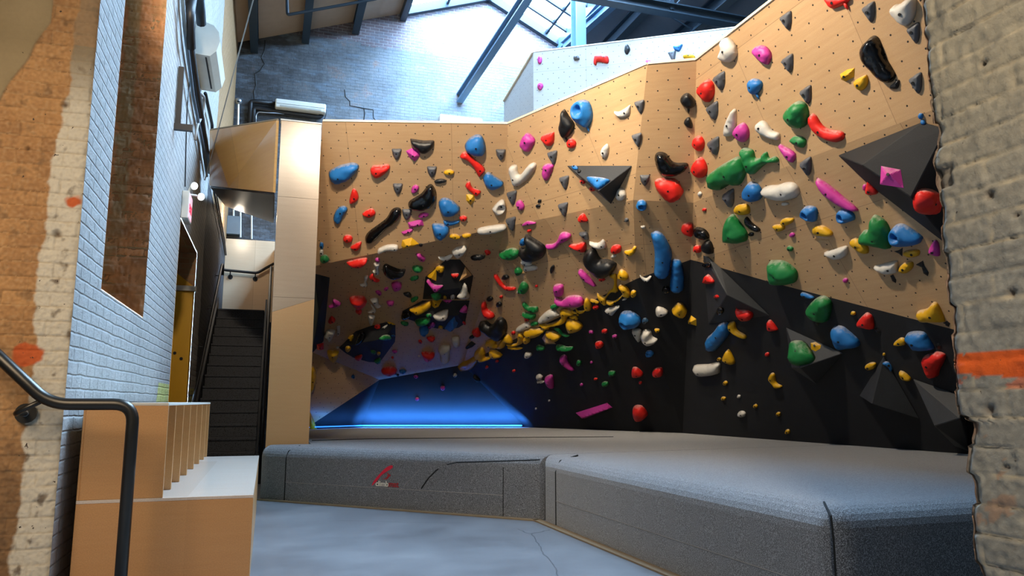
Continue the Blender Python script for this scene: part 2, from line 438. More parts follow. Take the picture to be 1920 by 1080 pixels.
# ------------------------------------------------------------------ bolted-on volumes
VOLS = [
 ('big black wedge volume', 'under the sloping plywood edge, with blue bar hold on it', [(1062,310),(1186,310),(1146,383)], [(1122,358,.26)], 'grey_paint'),
 ('huge black faceted volume', 'beside the grey brick wall end, with a pink pyramid hold', [(1571,291),(1589,286),(1730,228),(1775,240),(1790,470),(1757,440),(1625,343)], [(1615,309,.30),(1708,370,.36)], 'black_paint'),
 ('broad black many-sided volume', 'low in the cave next to the plywood column', [(635,652),(666,621),(691,612),(726,603),(742,608),(742,631),(741,641),(727,658),(712,680),(691,679),(663,671),(647,662)], [(682,642,.16),(718,636,.16)], 'black_paint'),
 ('upper black volume in the cave', 'carrying a pink boomerang hold', [(797,519),(828,494),(837,486),(863,486),(872,498),(888,517),(880,561),(792,561)], [(826,545,.16),(862,540,.16)], 'black_paint'),
 ('lower black volume in the cave', 'carrying a cream dome hold', [(792,563),(881,563),(872,607),(859,615),(834,618),(811,615),(784,605),(752,594),(754,583),(767,578)], [(800,592,.15),(858,592,.15)], 'black_paint'),
 ('dark grey wedge volume', 'running down from the inside corner of the wall', [(1318,478),(1328,481),(1351,501),(1444,592),(1328,608)], [(1363,553,.2)], 'grey_paint'),
 ('dark wedge volume', 'holding a big bubbly green hold', [(1473,613),(1582,662),(1530,720),(1484,690)], [(1500,690,.26)], 'grey_paint'),
 ('thin dark spike volume', 'topped by a tiny yellow dot', [(1657,667),(1611,742),(1725,786)], [(1634,757,.2)], 'grey_paint'),
 ('dark wedge volume', 'low beside the broken end of the grey brick wall', [(1711,709),(1805,742),(1820,848),(1789,836)], [(1752,799,.26),(1800,784,.2)], 'grey_paint'),
 ('tall black volume', 'half hidden behind the plywood column', [(588,512),(619,520),(607,640),(584,664)], [(598,585,.12)], 'black_paint'),
 ('small tan pyramid volume', 'on the side of the cave\'s upper black volume', [(872,499),(886,516),(860,528)], [(875,516,.07)], 'plywood_plain'),
 ('tiny black pyramid volume', 'beside the tall cream flared hold', [(867,654),(884,639),(893,645),(886,651),(871,657)], [(878,649,.06)], 'black_paint'),
]
volobs = []
for nm, where, base, tops, mat in VOLS:
    cu, cv = sum(p[0] for p in base)/len(base), sum(p[1] for p in base)/len(base)
    t_, x0, n = cast(min(max(cu, 590), 1785), cv)
    pts = [onpl(u, v, x0, n, .0015) for u, v in base] + [onpl(u, v, x0, n, h) for u, v, h in tops]
    bm = bmesh.new(); [bm.verts.new(p-x0) for p in pts]
    r = bmesh.ops.convex_hull(bm, input=bm.verts)
    bmesh.ops.delete(bm, geom=[g for g in r['geom_interior'] if isinstance(g, bmesh.types.BMVert)], context='VERTS')
    bmesh.ops.recalc_face_normals(bm, faces=bm.faces); bm.normal_update(); planar_uv(bm, n)
    tri = []
    for f in bm.faces:
        if f.normal.dot(n) > .05: tri.append(([v.co+x0 for v in f.verts], f.normal.copy()))
    for ps, fn in tri:
        for i in range(1, len(ps)-1): FACETS.append((ps[0], ps[i], ps[i+1], fn))
    bev(bm, .006, 1, .2)
    o = obj('climbing_volume', bm, mat); o.location = x0
    tag(o, f'{nm} {where}', 'climbing volume', 'climbing volumes')
# ------------------------------------------------------------------ climbing holds
def catmull(p, n=3):
    out = []
    k = len(p)
    for i in range(k):
        a, b, c, d = p[i-1], p[i], p[(i+1) % k], p[(i+2) % k]
        for j in range(n):
            s = j/n
            out.append(tuple(.5*((2*b[q]) + (-a[q]+c[q])*s + (2*a[q]-5*b[q]+4*c[q]-d[q])*s*s + (-a[q]+3*b[q]-3*c[q]+d[q])*s**3) for q in (0, 1)))
    return out
def inpoly(x, y, P):
    c = False; j = len(P)-1
    for i in range(len(P)):
        if (P[i][1] > y) != (P[j][1] > y) and x < (P[j][0]-P[i][0])*(y-P[i][1])/(P[j][1]-P[i][1])+P[i][0]: c = not c
        j = i
    return c
def segd(x, y, P):
    m = 1e9
    for i in range(len(P)):
        ax_, ay = P[i-1]; bx, by = P[i]; dx, dy = bx-ax_, by-ay
        s = max(0, min(1, ((x-ax_)*dx+(y-ay)*dy)/(dx*dx+dy*dy+1e-12)))
        m = min(m, math.hypot(x-ax_-s*dx, y-ay-s*dy))
    return m
def build_hold(px, opts, key, seed):
    """a resin hold: its outline on the panel, swelling out of it; returns (object, world location, normal)"""
    sharp = 's' in opts
    xs, ys = [p[0] for p in px], [p[1] for p in px]
    cu, cv = sum(xs)/len(xs), sum(ys)/len(ys)
    h = cast(cu, cv)
    if h is None:
        print('NO HIT', cu, cv); return None
    t_, x0, n = h
    ex = V((0, 0, 1)).cross(n)
    if ex.length < .05: ex = V((1, 0, 0))
    ex.normalize(); ey = n.cross(ex)
    def loc(u, v):
        q = onpl(u, v, x0, n)-x0; return (q.dot(ex), q.dot(ey))
    P = [loc(*p) for p in px]
    if sharp:
        P = [tuple(a_[q]*(1-s)+b_[q]*s for q in (0, 1)) for a_, b_ in zip(P, P[1:]+P[:1]) for s in (0, .25, .5, .75)]
    else: P = catmull(P, 3)
    gx, gy = sum(p[0] for p in P)/len(P), sum(p[1] for p in P)/len(P)
    P = [(gx+(p[0]-gx)*.985, gy+(p[1]-gy)*.985) for p in P]
    if 'flat' not in opts:  # foreshortened outlines on steep panels: keep natural proportions
        pass
    w, hh = max(p[0] for p in P)-min(p[0] for p in P), max(p[1] for p in P)-min(p[1] for p in P)
    area = abs(sum(P[i-1][0]*P[i][1]-P[i][0]*P[i-1][1] for i in range(len(P))))/2
    big = area > .006
    sp = math.sqrt(area/((190 if 'pit' in opts or key == 'g' else 90) if big else (60 if 'pit' in opts else 26)))
    pts = list(P); lo = (min(p[0] for p in P), min(p[1] for p in P))
    rows = int(hh/(sp*.866))+2
    rnd = random.Random(seed)
    for r in range(rows):
        for c in range(int(w/sp)+2):
            x = lo[0]+(c+.5*(r % 2))*sp; y = lo[1]+r*sp*.866
            if inpoly(x, y, P) and segd(x, y, P) > sp*.3: pts.append((x, y))
    # a rim just inside the outline
    nP = len(P)
    res = delaunay_2d_cdt([V(p) for p in pts], [(i, (i+1) % nP) for i in range(nP)], [list(range(nP))], 1, 1e-6)
    vs, fs = res[0], res[2]
    D = [segd(p.x, p.y, P) for p in vs]; dm = max(D)
    pit = None
    if 'pit' in opts:
        a_ = [float(q) for q in opts['pit'].split(',')]
        c0 = loc(a_[0], a_[1]); c1 = loc(a_[0]+a_[2], a_[1]); pit = (c0[0], c0[1], math.hypot(c1[0]-c0[0], c1[1]-c0[1]))
    H = float(opts.get('h', .95))*min(dm, .16)
    H = max(H, .010)
    tilt = rnd.uniform(-.25, .25); off = V((rnd.uniform(0, 9), rnd.uniform(0, 9), seed % 7))
    fr = 1.6/max(dm, .02)
    def height(x, y, d):
        s = min(1, d/dm)
        if 'fin' in opts: z = H*min(1, s*2.4)*(.75+.25*s)
        elif sharp: z = H*min(1, s*1.05)
        else: z = H*math.sqrt(max(0, 1-(1-s)**2.2))
        z *= 1 + .28*(y-gy)/max(hh, .01) + tilt*(x-gx)/max(w, .01)
        if big and not sharp and d > 1e-5: z += H*s*(.2*noise.noise(V((x*fr, y*fr, 0))+off) + (.2 if key == 'g' else .05)*noise.ridged_multi_fractal(V((x*fr*1.6, y*fr*1.6, 3))+off, .8, 2, 3, 1, 2)*.5)
        if pit:
            q = math.hypot(x-pit[0], y-pit[1])/pit[2]
            z -= H*1.05*math.exp(-q*q*q*.9)*min(1, s*1.4)
            z += H*.18*math.exp(-((q-1.5)**2)*4)
        return max(z, 0)
    bm = bmesh.new(); bv = []
    for p, d in zip(vs, D):
        z = height(p.x, p.y, d) if d > 1e-5 else 0
        bv.append(bm.verts.new(ex*p.x+ey*p.y+n*z))
    for f in fs:
        try: bm.faces.new([bv[i] for i in f])
        except ValueError: pass
    for v in [v for v in bm.verts if not v.link_faces]: bm.verts.remove(v)
    bmesh.ops.recalc_face_normals(bm, faces=bm.faces); bm.normal_update()
    if bm.faces and sum((f.normal*f.calc_area() for f in bm.faces), V()).dot(n) < 0: bmesh.ops.reverse_faces(bm, faces=bm.faces)
    # closed back against the panel
    be = [e for e in bm.edges if e.is_boundary]
    if be:
        try: bmesh.ops.holes_fill(bm, edges=be, sides=0)
        except Exception: pass
    mk = 'hold_'+(key+'g' if 'g' in opts and key+'g' in ('kg', 'yg', 'bg') else key)
    if key == 't': mk = 'plywood_plain'; planar_uv(bm, n)
    o = obj('climbing_hold', bm, mk, None, smooth=not sharp)
    o.location = x0+n*.0015
    # bolt in its hole
    if 'nb' not in opts and area > .0035:
        i = max(range(len(vs)), key=lambda i: D[i]+rnd.uniform(0, .1*dm)) if not pit else None
        bx, by = (vs[i].x, vs[i].y) if i is not None else (pit[0], pit[1])
        d = segd(bx, by, P); z = height(bx, by, d)
        b2 = bmesh.new(); c = ex*bx+ey*by+n*(z-.006); disc(b2, c, n, .011 if not pit else .014, .0085, 10)
        obj('bolt', b2, 'dark_slot', o)
    if 'tail' in opts:
        yb = min(P, key=lambda p: p[1]); b2 = bmesh.new()
        q = ex*yb[0]+ey*yb[1]+n*.012
        tube(b2, [q+ey*.015, q-ey*.02, q-ey*.045], [.014, .011, .004], 8); obj('tail', b2, mk, o, True)
    return o, area, dm
FIN = {'F': [(-9,-10),(0,-10.5),(9,-10),(8.6,-3),(7.5,2),(4,8),(1,10.5),(-1,10.5),(-4,8),(-7.5,2),(-8.6,-3)],
       'M': [(-9.4,-8.5),(0,-12),(9,-13),(8.6,-3),(7.4,5),(5,13),(2.5,14),(0,11),(-4,4),(-8,-4)],
       'G': [(-12.5,-5),(-6,-10),(-1,-14),(9,-18),(10.3,-6),(10,6),(7.5,15),(4,18.5),(1,17),(-3,11),(-9,2)]}
FINS = '''F 744,289|F 810,322|F 746,354|F 763,402|F 939,290|M 1199,200|M 1194,262|M 1036,295|M 1058,342|M 960,370|M 1056,392|F 1209,338|M 958,419|G 1350,151|G 1337,207|G 1339,273|G 1367,371|G 1475,38|G 1478,118|G 1512,177|G 1630,22|G 1714,61|G 1718,155|G 1512,311|M 1260,105'''
HOLDS = r"""
# colour|words|E cx,cy,w,h,rot or polygon|opts
k|boat-shaped|769,261 773,260 795,263 813,263 814,272 808,281 798,288 787,286 778,277 771,268|L=black boat-shaped hold near the top edge of the plywood
p|five-sided|761,283 773,277 787,285 788,292 778,303 767,295|s
b|pear-shaped|896,251 905,256 911,273 909,286 903,292 888,291 876,285 871,274 876,263 885,255|L=big creased blue hold high on the bright plywood
r|long waisted|862,292 869,284 879,286 890,297 903,308 910,319 900,332 896,328 887,313 876,301 864,296|L=long red waisted hold slanting below the creased blue hold
b|beaked|916,322 927,329 944,341 939,350 923,356 912,350 905,335 909,326
r|bone-shaped|872,349 880,339 886,351 902,358 894,368 885,362
y|grooved|874,364 890,364 890,376 882,385 874,376|s
w|shell-like|923,390 937,375 946,375 949,388 944,398 932,403 926,397|pit=940,388,7
b|lumpy potato-shaped|616,322 633,311 645,307 662,304 672,308 673,315 665,326 652,338 633,345 621,340|L=big blue potato-shaped hold closest to the plywood column
r|heart-shaped|694,319 699,310 713,309 727,307 732,313 725,323 708,334 698,329
r|wedge|662,353 669,357 673,370 667,379 656,382 656,369
b|peanut-shaped|628,398 637,387 648,386 652,393 644,404 639,416 633,420 625,412
r|pinched|679,400 696,390 704,396 703,403 691,408
r|ball-shaped|E 652,447,19,17,0
r|half-round|657,462 672,453 678,453 676,464 668,470 661,467
k|sausage|684,446 691,434 710,420 725,408 734,393 744,388 752,391 753,400 744,415 725,429 710,444 698,455 687,456|L=long black sausage hold slanting up across the plywood;g
k|kidney-shaped|765,386 768,376 790,362 802,347 810,345 817,355 819,369 811,386 795,394 780,394 769,391|L=glossy black kidney-shaped hold beside a small grey fin;g
k|rod-like|E 826,339,24,9,-5
y|oval|E 842,323,20,12,0
p|oval|E 778,354,14,18,30
p|flat oval|E 794,403,22,11,-10
p|square|764,417 792,410 795,423 767,428|s
p|slim wedge|752,435 770,428 776,429 773,435 756,441|s
y|block|754,450 772,445 786,457 775,463 756,467 752,461|s;L=yellow block hold on the lower edge of the bright plywood
k|scrap-sized|E 789,459,8,6,0
w|long ridged|707,471 710,465 727,458 744,458 748,464 744,470 725,470 710,477
b|rounded|822,379 831,370 845,373 861,386 862,394 852,403 835,405 826,397|L=rounded blue hold under the tip of the black kidney
b|thin ledge|832,412 845,414 861,412 860,418 845,423 833,420
r|small cupped|E 869,409,16,12,0
b|heart-shaped|810,420 821,418 839,422 843,433 833,446 826,450 816,444 811,432
y|long oval|E 853,443,23,11,8
y|narrow oval|E 875,441,19,8,-5
w|long lens-shaped|896,428 922,422 947,420 949,429 927,437 898,439|L=long white lens-shaped hold lying on the kink of the overhang
g|ball-shaped|E 609,485,18,17,0
b|small round|E 603,460,9,14,0
w|small round|E 603,473,9,14,0
r|crescent|650,491 663,487 676,484 688,483 689,488 684,494 674,499 660,498 652,493
p|button|E 708,487,10,9,0
w|bone-shaped|701,493 713,492 710,501 711,512 705,514 698,508 703,504
w|bone-shaped|683,518 690,516 690,521 687,528 689,534 683,537 674,533 682,530
r|crumpled|692,518 699,512 703,519 713,525 705,528 695,523
k|boat-shaped|717,505 719,497 724,494 733,498 749,504 760,504 759,511 747,518 730,518 720,512|g;L=dark boat-shaped hold under the overhang
p|lobed|780,475 788,475 798,483 795,489 785,486
g|oval|E 783,502,20,12,0
g|leaf-shaped|E 777,520,18,7,-15
p|egg-shaped|734,530 744,526 753,530 752,539 740,544 735,539
p|bean-shaped|E 710,548,13,8,30
p|sliver|E 724,541,11,6,-30
k|teardrop|756,549 767,547 772,553 769,557 760,553
g|slanted sliver|E 777,560,17,8,-30
r|big trapezoid|655,561 660,555 680,554 687,560 687,568 670,578 663,571|L=big red trapezoid hold under the overhang
r|stubby|E 673,583,13,10,0
w|pointed|694,560 708,558 710,568 715,573 705,576 699,568
w|twisted|694,569 698,572 705,579 703,585 689,585 698,579
w|wedge|690,590 703,591 702,598 698,608 692,606
p|oval|E 732,567,16,10,0
p|winged|624,561 630,561 640,569 624,575 615,573 623,569
r|chipped|615,603 621,592 629,597 628,602 620,605
w|jug-like|607,628 615,617 627,618 628,623 621,637 614,637 613,631
w|bone-shaped|631,612 637,610 638,615 637,627 631,628 632,619
r|square|592,643 607,643 607,655 594,655|s
y|bucket-shaped|614,656 633,656 636,660 631,674 623,676 615,669|L=yellow bucket-shaped hold low on the overhang beside the column
w|tiny|E 633,651,6,5,0
b|tiny|E 662,706,7,8,0
r|flat oval|E 729,693,30,13,0
b|flat oval|E 755,695,14,7,0
k|tiny|E 741,700,6,4,0
k|tiny|E 746,703,6,4,0
p|small flat|E 740,658,10,6,0
r|dot-like|E 736,670,5,5,0
k|dull kidney-shaped|667,641 677,620 685,626 680,640 670,647|g
y|chip|654,631 662,627 663,633 659,640
y|disc|E 653,653,11,10,0
r|egg-shaped|665,669 677,664 680,667 677,673 669,673
g|drop-shaped|710,635 719,628 730,628 731,633 719,637
g|dark block|701,677 708,671 714,671 713,679
g|small|E 700,659,11,6,10
y|small|E 710,662,8,6,0
r|rounded|E 708,612,12,10,0
w|curved|716,614 726,608 726,612 719,617
y|slab|726,603 735,605 742,609 730,608
b|tiny|E 737,629,7,4,0
y|corner-shaped|800,518 817,504 819,505 818,527 809,524|s
y|capped|817,501 825,496 833,499 832,509 826,511 820,506
p|boomerang-shaped|800,525 804,523 815,533 830,534 830,538 820,547 814,545 806,534
r|half-round|846,513 860,512 858,518 852,521 847,518
w|cone|856,558 863,547 870,530 873,534 874,545 878,547 877,555 872,559
g|oval|E 818,553,20,9,0
y|button|E 834,557,7,6,0
w|small lobed|E 849,556,10,8,-20
p|half-round|830,562 848,562 842,568 837,568
y|big angular|767,578 787,571 801,564 809,563 809,574 800,583 785,591 776,586|L=big angular yellow hold on the cave's black volume
y|angular|810,563 829,563 822,575 815,578 810,574|s
w|dome|811,592 825,583 840,579 841,588 837,599 828,602 817,600
g|curved|778,600 790,596 808,596 803,603 787,605
g|rounded|E 804,591,12,9,0
b|cone|833,616 841,604 852,593 855,602 859,605 856,613 844,619|s
p|pointed|861,584 872,571 874,578 872,585
k|shiny lumpy|752,594 756,586 767,584 772,591 762,598|g
b|cupped round|E 795,618,20,19,0|pit=797,624,6
p|small oval|E 811,608,11,8,0
p|small oval|E 805,613,9,6,0
y|small oval|E 826,613,10,6,0
r|tiny|E 870,605,7,6,0
g|sliver|E 759,605,16,7,10
r|smooth oval|E 808,634,17,9,0
w|square|848,632 861,631 862,644 860,648 851,648 847,640|nb;L=cream square hold in the blue glow of the cave
w|tall flared|821,655 828,647 837,646 845,648 843,664 842,675 827,679 825,663|L=tall cream flared hold in the blue glow of the cave
r|small|E 788,640,8,7,40
r|broad|791,659 814,660 813,668 798,675 792,667
w|tiny|E 786,668,6,5,0
r|spiky|886,619 895,613 901,621 901,630 893,628
k|small|E 885,631,10,7,0
y|tube-like|859,683 865,679 875,676 887,669 895,667 897,673 892,684 885,691 875,693 867,692|L=glossy yellow tube-like hold on the cave corner;g
k|arrow-like|888,702 898,708 901,714 895,714 890,709
w|disc|847,471 856,463 870,460 876,463 868,475 858,482 851,478
w|strip-like|821,481 833,481 846,476 849,478 841,486 828,487
k|lens-shaped|E 896,481,28,9,-7
r|button|E 914,472,12,10,0
g|fish-shaped|937,472 946,468 960,464 972,468 975,477 964,486 946,483
k|two-eared|973,465 985,464 988,452 985,442 988,438 1005,448 1020,458 1025,468 1018,483 1001,489 985,483|L=big black two-eared hold just under the kink
b|blocky|E 981,453,13,14,0
r|dot-like|E 993,432,9,7,0
p|feathery|978,422 989,414 1006,417 997,421 983,423
p|long paddle-shaped|1023,458 1034,457 1044,452 1051,437 1061,434 1072,440 1065,450 1051,457 1042,466 1028,466|L=long pink paddle-shaped hold touching the two-eared black hold
r|fin-like|1066,457 1081,457 1095,452 1100,458 1098,472 1081,467
w|saddle-shaped|1105,452 1121,455 1131,448 1137,456 1136,464 1123,466 1111,460
n|hooked|1086,436 1098,434 1103,438 1104,449 1096,446
r|tooth-like|1084,408 1094,399 1103,412 1100,415 1088,415
n|tiny chip|E 1175,412,8,9,0
r|round|E 1156,466,21,18,0|L=round red hold beside the panel seam
w|small oval|E 1151,480,12,6,-10
y|hooked|1171,470 1184,467 1189,461 1194,463 1191,473 1182,480 1174,475
w|tiny|E 1206,425,10,6,0
b|ring-shaped|E 1203,384,22,19,0|pit=1203,384,5;L=blue ring-shaped hold on the seam corner
k|boomerang|1095,479 1100,469 1111,463 1117,467 1123,479 1129,485 1139,485 1154,491 1157,497 1150,510 1137,519 1123,516 1110,504 1100,493|L=big black boomerang hold dusted with chalk
p|streaky|1085,506 1091,504 1102,514 1112,526 1119,536 1110,534 1094,522 1088,514
r|small flat|E 1129,524,13,7,0
k|pill-shaped|E 1036,504,8,17,15
w|flake|977,490 982,485 995,490 998,496 985,497
w|lower flake|984,498 1004,497 1009,504 997,507 984,507
t|three-cornered|962,493 988,513 966,518|s;nb;h=.5
g|lump|965,505 972,499 981,509 972,516
r|crescent|926,514 932,514 941,528 950,536 966,538 967,543 954,545 941,537 931,524|L=red crescent hold curving down the overhang
k|small oval|E 948,519,14,10,0
g|fin-like|972,540 979,527 988,530 992,539 985,550 974,545
w|tiny|E 974,547,10,6,0
r|dot-like|E 1006,536,6,6,0
k|pebble|E 919,560,12,10,0
k|pebble|E 936,570,12,10,0
r|tiny|E 940,556,7,7,0
r|two-lobed|904,569 908,562 913,571 914,578 925,586 928,594 919,597 907,588
g|curved|980,567 985,566 993,574 1008,574 1009,584 997,584 983,574
g|ragged|980,585 997,586 1005,589 1002,598 987,593
p|cube-like|1039,534 1056,533 1056,552 1049,554 1041,552
p|big ribbed|1040,555 1055,560 1066,554 1085,553 1095,560 1095,571 1082,574 1056,573 1044,566|L=big ribbed pink hold above the yellow chain
y|rounded block|1095,574 1097,559 1103,559 1110,572 1108,581 1100,581
g|small shield-like|1032,574 1040,569 1048,570 1048,576 1042,580
w|long block|1009,598 1026,582 1040,579 1049,588 1048,591 1020,605 1011,602|L=long whitish block hold above the yellow chain
y|hooked fish-like|1050,582 1058,578 1068,580 1078,588 1066,592 1063,602 1053,608 1031,612 1029,618 1020,613 1010,606 1026,607 1043,602 1053,595
y|big ball-like|1063,598 1078,598 1091,606 1093,614 1082,620 1069,621 1063,611|L=big ball-like yellow hold at the middle of the yellow chain
y|small flat|1068,593 1080,591 1084,599 1071,595
y|small curl|1071,580 1075,583 1083,586 1086,592 1080,589 1072,584
y|half-ring|1079,576 1084,582 1098,581 1093,587 1083,586
y|short bar|1107,560 1115,561 1124,566 1120,569 1111,565
r|knob|E 1118,575,12,9,0
y|wishbone|1119,549 1132,556 1137,553 1142,544 1150,537 1151,521 1142,516 1148,512 1157,514 1157,533 1160,543 1157,548 1148,547 1137,559 1137,570 1134,572 1124,562|L=tall yellow wishbone-like hold at the upper end of the yellow chain
y|lump|1158,518 1163,504 1173,508 1179,517 1176,524 1163,522
y|curved tusk-like|1160,535 1168,533 1178,539 1183,552 1179,557 1169,554 1163,561 1151,568 1150,572 1138,567 1137,562 1150,564 1163,556 1168,548
y|knob|E 1188,550,12,14,0
w|tiny peg|E 1171,561,9,4,-15
w|smile-shaped|1199,514 1204,518 1212,521 1218,517 1222,518 1217,526 1209,528 1202,522
w|three-cornered|1134,579 1150,574 1160,572 1163,575 1156,582 1150,590 1145,588
b|long finger-like|1220,439 1224,434 1233,432 1244,439 1253,454 1260,471 1259,489 1256,508 1253,517 1242,522 1227,517 1227,499 1227,471 1223,452|L=tall blue finger-like hold crossing onto the black paint;h=.8
b|shorter finger-like|1259,488 1268,485 1277,489 1282,508 1283,530 1281,543 1270,548 1257,545 1256,532 1258,512|h=.8
k|shiny round|E 1249,542,16,14,0|g
r|dome|1277,428 1283,418 1298,418 1300,439 1291,441 1279,436|L=red dome hold in the inside corner
k|tilted lens-shaped|1303,428 1309,425 1322,429 1330,439 1329,448 1316,448 1307,441|g
k|lower lens-shaped|1317,458 1327,449 1335,454 1339,469 1335,476 1322,471
r|stub|1303,460 1313,460 1316,469 1311,474 1303,469
k|nub|E 1327,496,15,13,0|g
r|small fin-like|1322,525 1328,513 1340,527 1335,532 1323,531
y|bell-shaped|1259,581 1270,567 1281,569 1289,582 1281,594 1265,589|L=bell-shaped yellow hold on the black paint
w|rounded wedge|1229,580 1234,574 1247,578 1253,584 1243,591 1231,591
y|five-sided|1290,602 1296,591 1306,598 1306,611 1291,607|s
b|dished egg-shaped|1162,590 1171,582 1188,584 1202,596 1200,608 1180,613 1166,603|pit=1176,597,5;L=dished blue egg-shaped hold on the black paint
b|pale marble-like|E 1210,601,12,11,0|g
w|tongue-like|1185,619 1192,615 1203,618 1202,637 1196,639
w|lobed|1202,624 1209,617 1220,619 1224,630 1234,636 1226,644 1214,645 1203,634|L=lobed white hold below the dished blue egg
y|small oval|E 1232,619,11,8,0
b|small ring-shaped|E 1218,662,16,12,0|pit=1218,662,4
r|square-backed|1186,689 1195,688 1206,698 1204,704 1186,704
r|square-backed|1223,697 1230,689 1242,689 1242,704 1227,704
r|tiny|E 1201,717,7,6,0
r|boulder-like|1186,767 1192,759 1204,760 1214,772 1214,780 1202,787 1190,782|nb;L=red boulder-like hold just above the mat
p|long bar-shaped|1079,774 1139,755 1149,764 1096,785|s;nb;L=long pink bar hold low on the black wall
p|tusk-like|1049,673 1056,664 1063,667 1066,678 1078,694 1062,687|L=pink tusk-like hold on the black wall
p|flared|1022,707 1036,702 1039,725 1036,726 1026,719
w|upper pebble|E 1012,706,13,11,30
w|lower pebble|E 1014,715,14,6,0
w|bean-shaped|E 990,665,15,11,0
g|leaf-shaped|E 1014,651,18,9,15
g|long bumpy|1043,646 1053,645 1062,649 1074,649 1075,654 1062,657 1047,653
g|drooping|1039,613 1049,615 1056,624 1069,628 1062,631 1051,624
t|small pyramid-like|1016,634 1022,625 1043,645 1022,646|s;nb;h=.6
y|leaf-shaped|982,621 993,615 1012,615 1023,619 1010,629 995,631
y|leaf-shaped|1023,621 1036,620 1049,625 1053,630 1045,638 1036,635
w|slanted block|968,615 988,603 996,608 995,614 975,621
y|knob|E 988,637,15,13,0
y|hooked|972,623 982,628 980,643 960,649 949,644 969,643
y|low ledge|951,649 979,651 977,654 962,655
y|curling|932,647 943,634 951,625 960,634 962,643 951,640 945,652 929,651 914,649 912,638 929,635
y|ear-shaped|890,660 903,650 910,660 910,669 919,666 922,671 905,676 897,671
y|seed-shaped|918,655 927,654 943,665 932,670 921,665
k|heart-shaped|899,604 912,601 923,608 932,597 939,593 949,600 952,615 947,632 938,637 929,632 914,619|L=big black heart-shaped hold over the yellow chain
r|dot-like|E 963,624,8,8,0
r|tiny|E 988,599,9,8,0
g|tuft-like|E 1003,606,14,10,0
r|tiny|E 932,677,7,6,0
r|tiny|E 913,688,7,6,0
r|tiny|E 964,695,7,6,0
w|tiny ring-like|E 853,703,8,8,0
p|tiny ring-like|E 780,706,9,7,0
p|tiny ring-like|E 830,727,10,9,0
p|tiny ring-like|E 782,748,8,7,0
p|tiny|E 1109,622,10,6,20
p|tiny|E 1153,630,10,7,0
r|small knob|E 1134,620,12,9,0
r|small triangular|E 1124,645,17,13,10
g|tiny|E 1086,680,11,11,0
p|dot-like|E 1109,679,6,5,0
g|small|E 1148,699,15,10,0
r|tiny|E 1117,710,8,5,0
g|small|E 1135,719,13,9,0
p|dot-like|E 1091,721,7,6,0
w|speck-like|E 1030,751,4,4,0
w|speck-like|E 1005,766,4,4,0
y|half-hidden|576,690 588,686 593,705 587,732 576,730|L=yellow rounded hold peeking from behind the plywood column
y|big half-hidden|575,770 583,775 593,800 594,808 584,818 575,820
r|tall drop-shaped|1312,164 1321,152 1331,148 1340,159 1340,177 1333,190 1326,191 1316,179|L=tall red drop-shaped hold near the top edge
k|rough ball-shaped|1275,188 1280,178 1291,174 1304,188 1303,199 1291,204 1280,198|tail
k|three-cornered|1282,231 1286,222 1294,220 1299,239 1289,239
r|oval|E 1312,268,21,30,0
r|big oval|1300,314 1307,299 1317,294 1327,312 1324,329 1313,334 1303,325|L=big oval red hold beside the black kidney
k|kidney|1227,299 1230,287 1239,284 1250,288 1260,301 1270,305 1287,305 1291,310 1283,322 1265,330 1247,330 1234,322|L=big black kidney hold sitting on a red potato-shaped hold;g
r|big potato-shaped|1227,344 1234,334 1265,334 1280,352 1281,363 1268,376 1252,378 1234,361|L=big red potato-shaped hold above the horizontal seam
w|tiny|E 1313,363,8,10,0
w|spindle-shaped|1359,249 1361,234 1373,208 1378,203 1382,208 1381,234 1375,253 1361,256|L=white spindle-shaped hold leaning beside a round pink hold
p|round|1378,247 1385,234 1396,229 1405,242 1405,257 1395,267 1383,257
w|bean-shaped|1420,240 1421,230 1430,225 1439,230 1449,244 1462,249 1464,258 1457,263 1439,257 1426,249
b|balloon-shaped|1405,156 1410,147 1423,148 1431,156 1427,169 1418,178 1408,172|tail
g|big wrinkled|1332,325 1346,314 1366,301 1386,292 1396,301 1401,319 1395,338 1385,348 1372,345 1361,351 1348,357 1335,351 1333,335|L=big wrinkled dark green hold sprawling above the plywood seam
g|knobbly branching|1392,278 1405,277 1414,283 1418,296 1431,293 1432,287 1439,284 1444,296 1454,292 1462,299 1457,305 1439,306 1423,319 1413,327 1405,322 1397,301
p|pointed|1462,270 1473,274 1493,288 1487,305 1473,293
g|small rounded|1484,262 1491,254 1506,256 1513,265 1507,277 1493,272
b|round ridged|1395,356 1403,343 1410,340 1423,345 1431,361 1426,374 1410,378 1397,369
w|big potato-shaped|1429,354 1443,347 1459,346 1475,341 1490,342 1499,351 1500,362 1490,372 1469,376 1449,372 1437,365|L=big cream potato-shaped hold with a crack line
w|small flat|E 1473,382,15,8,0
y|rounded|1379,388 1388,380 1402,382 1407,391 1405,401 1392,402 1382,397
r|dot-like|E 1321,393,8,7,0
r|dot-like|E 1358,440,6,6,0
g|big shark-fin|1361,435 1362,421 1368,404 1375,400 1382,407 1400,431 1403,442 1400,452 1384,455 1365,452 1361,446|L=big green fin-shaped hold on the lower plywood band
k|drooping|1397,409 1402,406 1410,416 1426,429 1423,435 1412,431 1400,421|g
k|nub|E 1409,439,11,8,0|g
y|upper flat|1464,415 1473,407 1488,408 1488,415 1475,423 1468,422
y|lower flat|1449,423 1459,420 1470,421 1472,429 1461,434 1454,429
p|knob|E 1486,440,11,10,0
g|small oval|E 1482,466,12,11,20
g|big shield-like|1445,490 1449,487 1471,488 1490,501 1497,513 1494,527 1482,532 1459,531 1449,519|L=big green shield-like hold just above the black paint
r|cropped|1550,-8 1597,-8 1593,2 1584,9 1569,15 1560,16 1552,6|tail
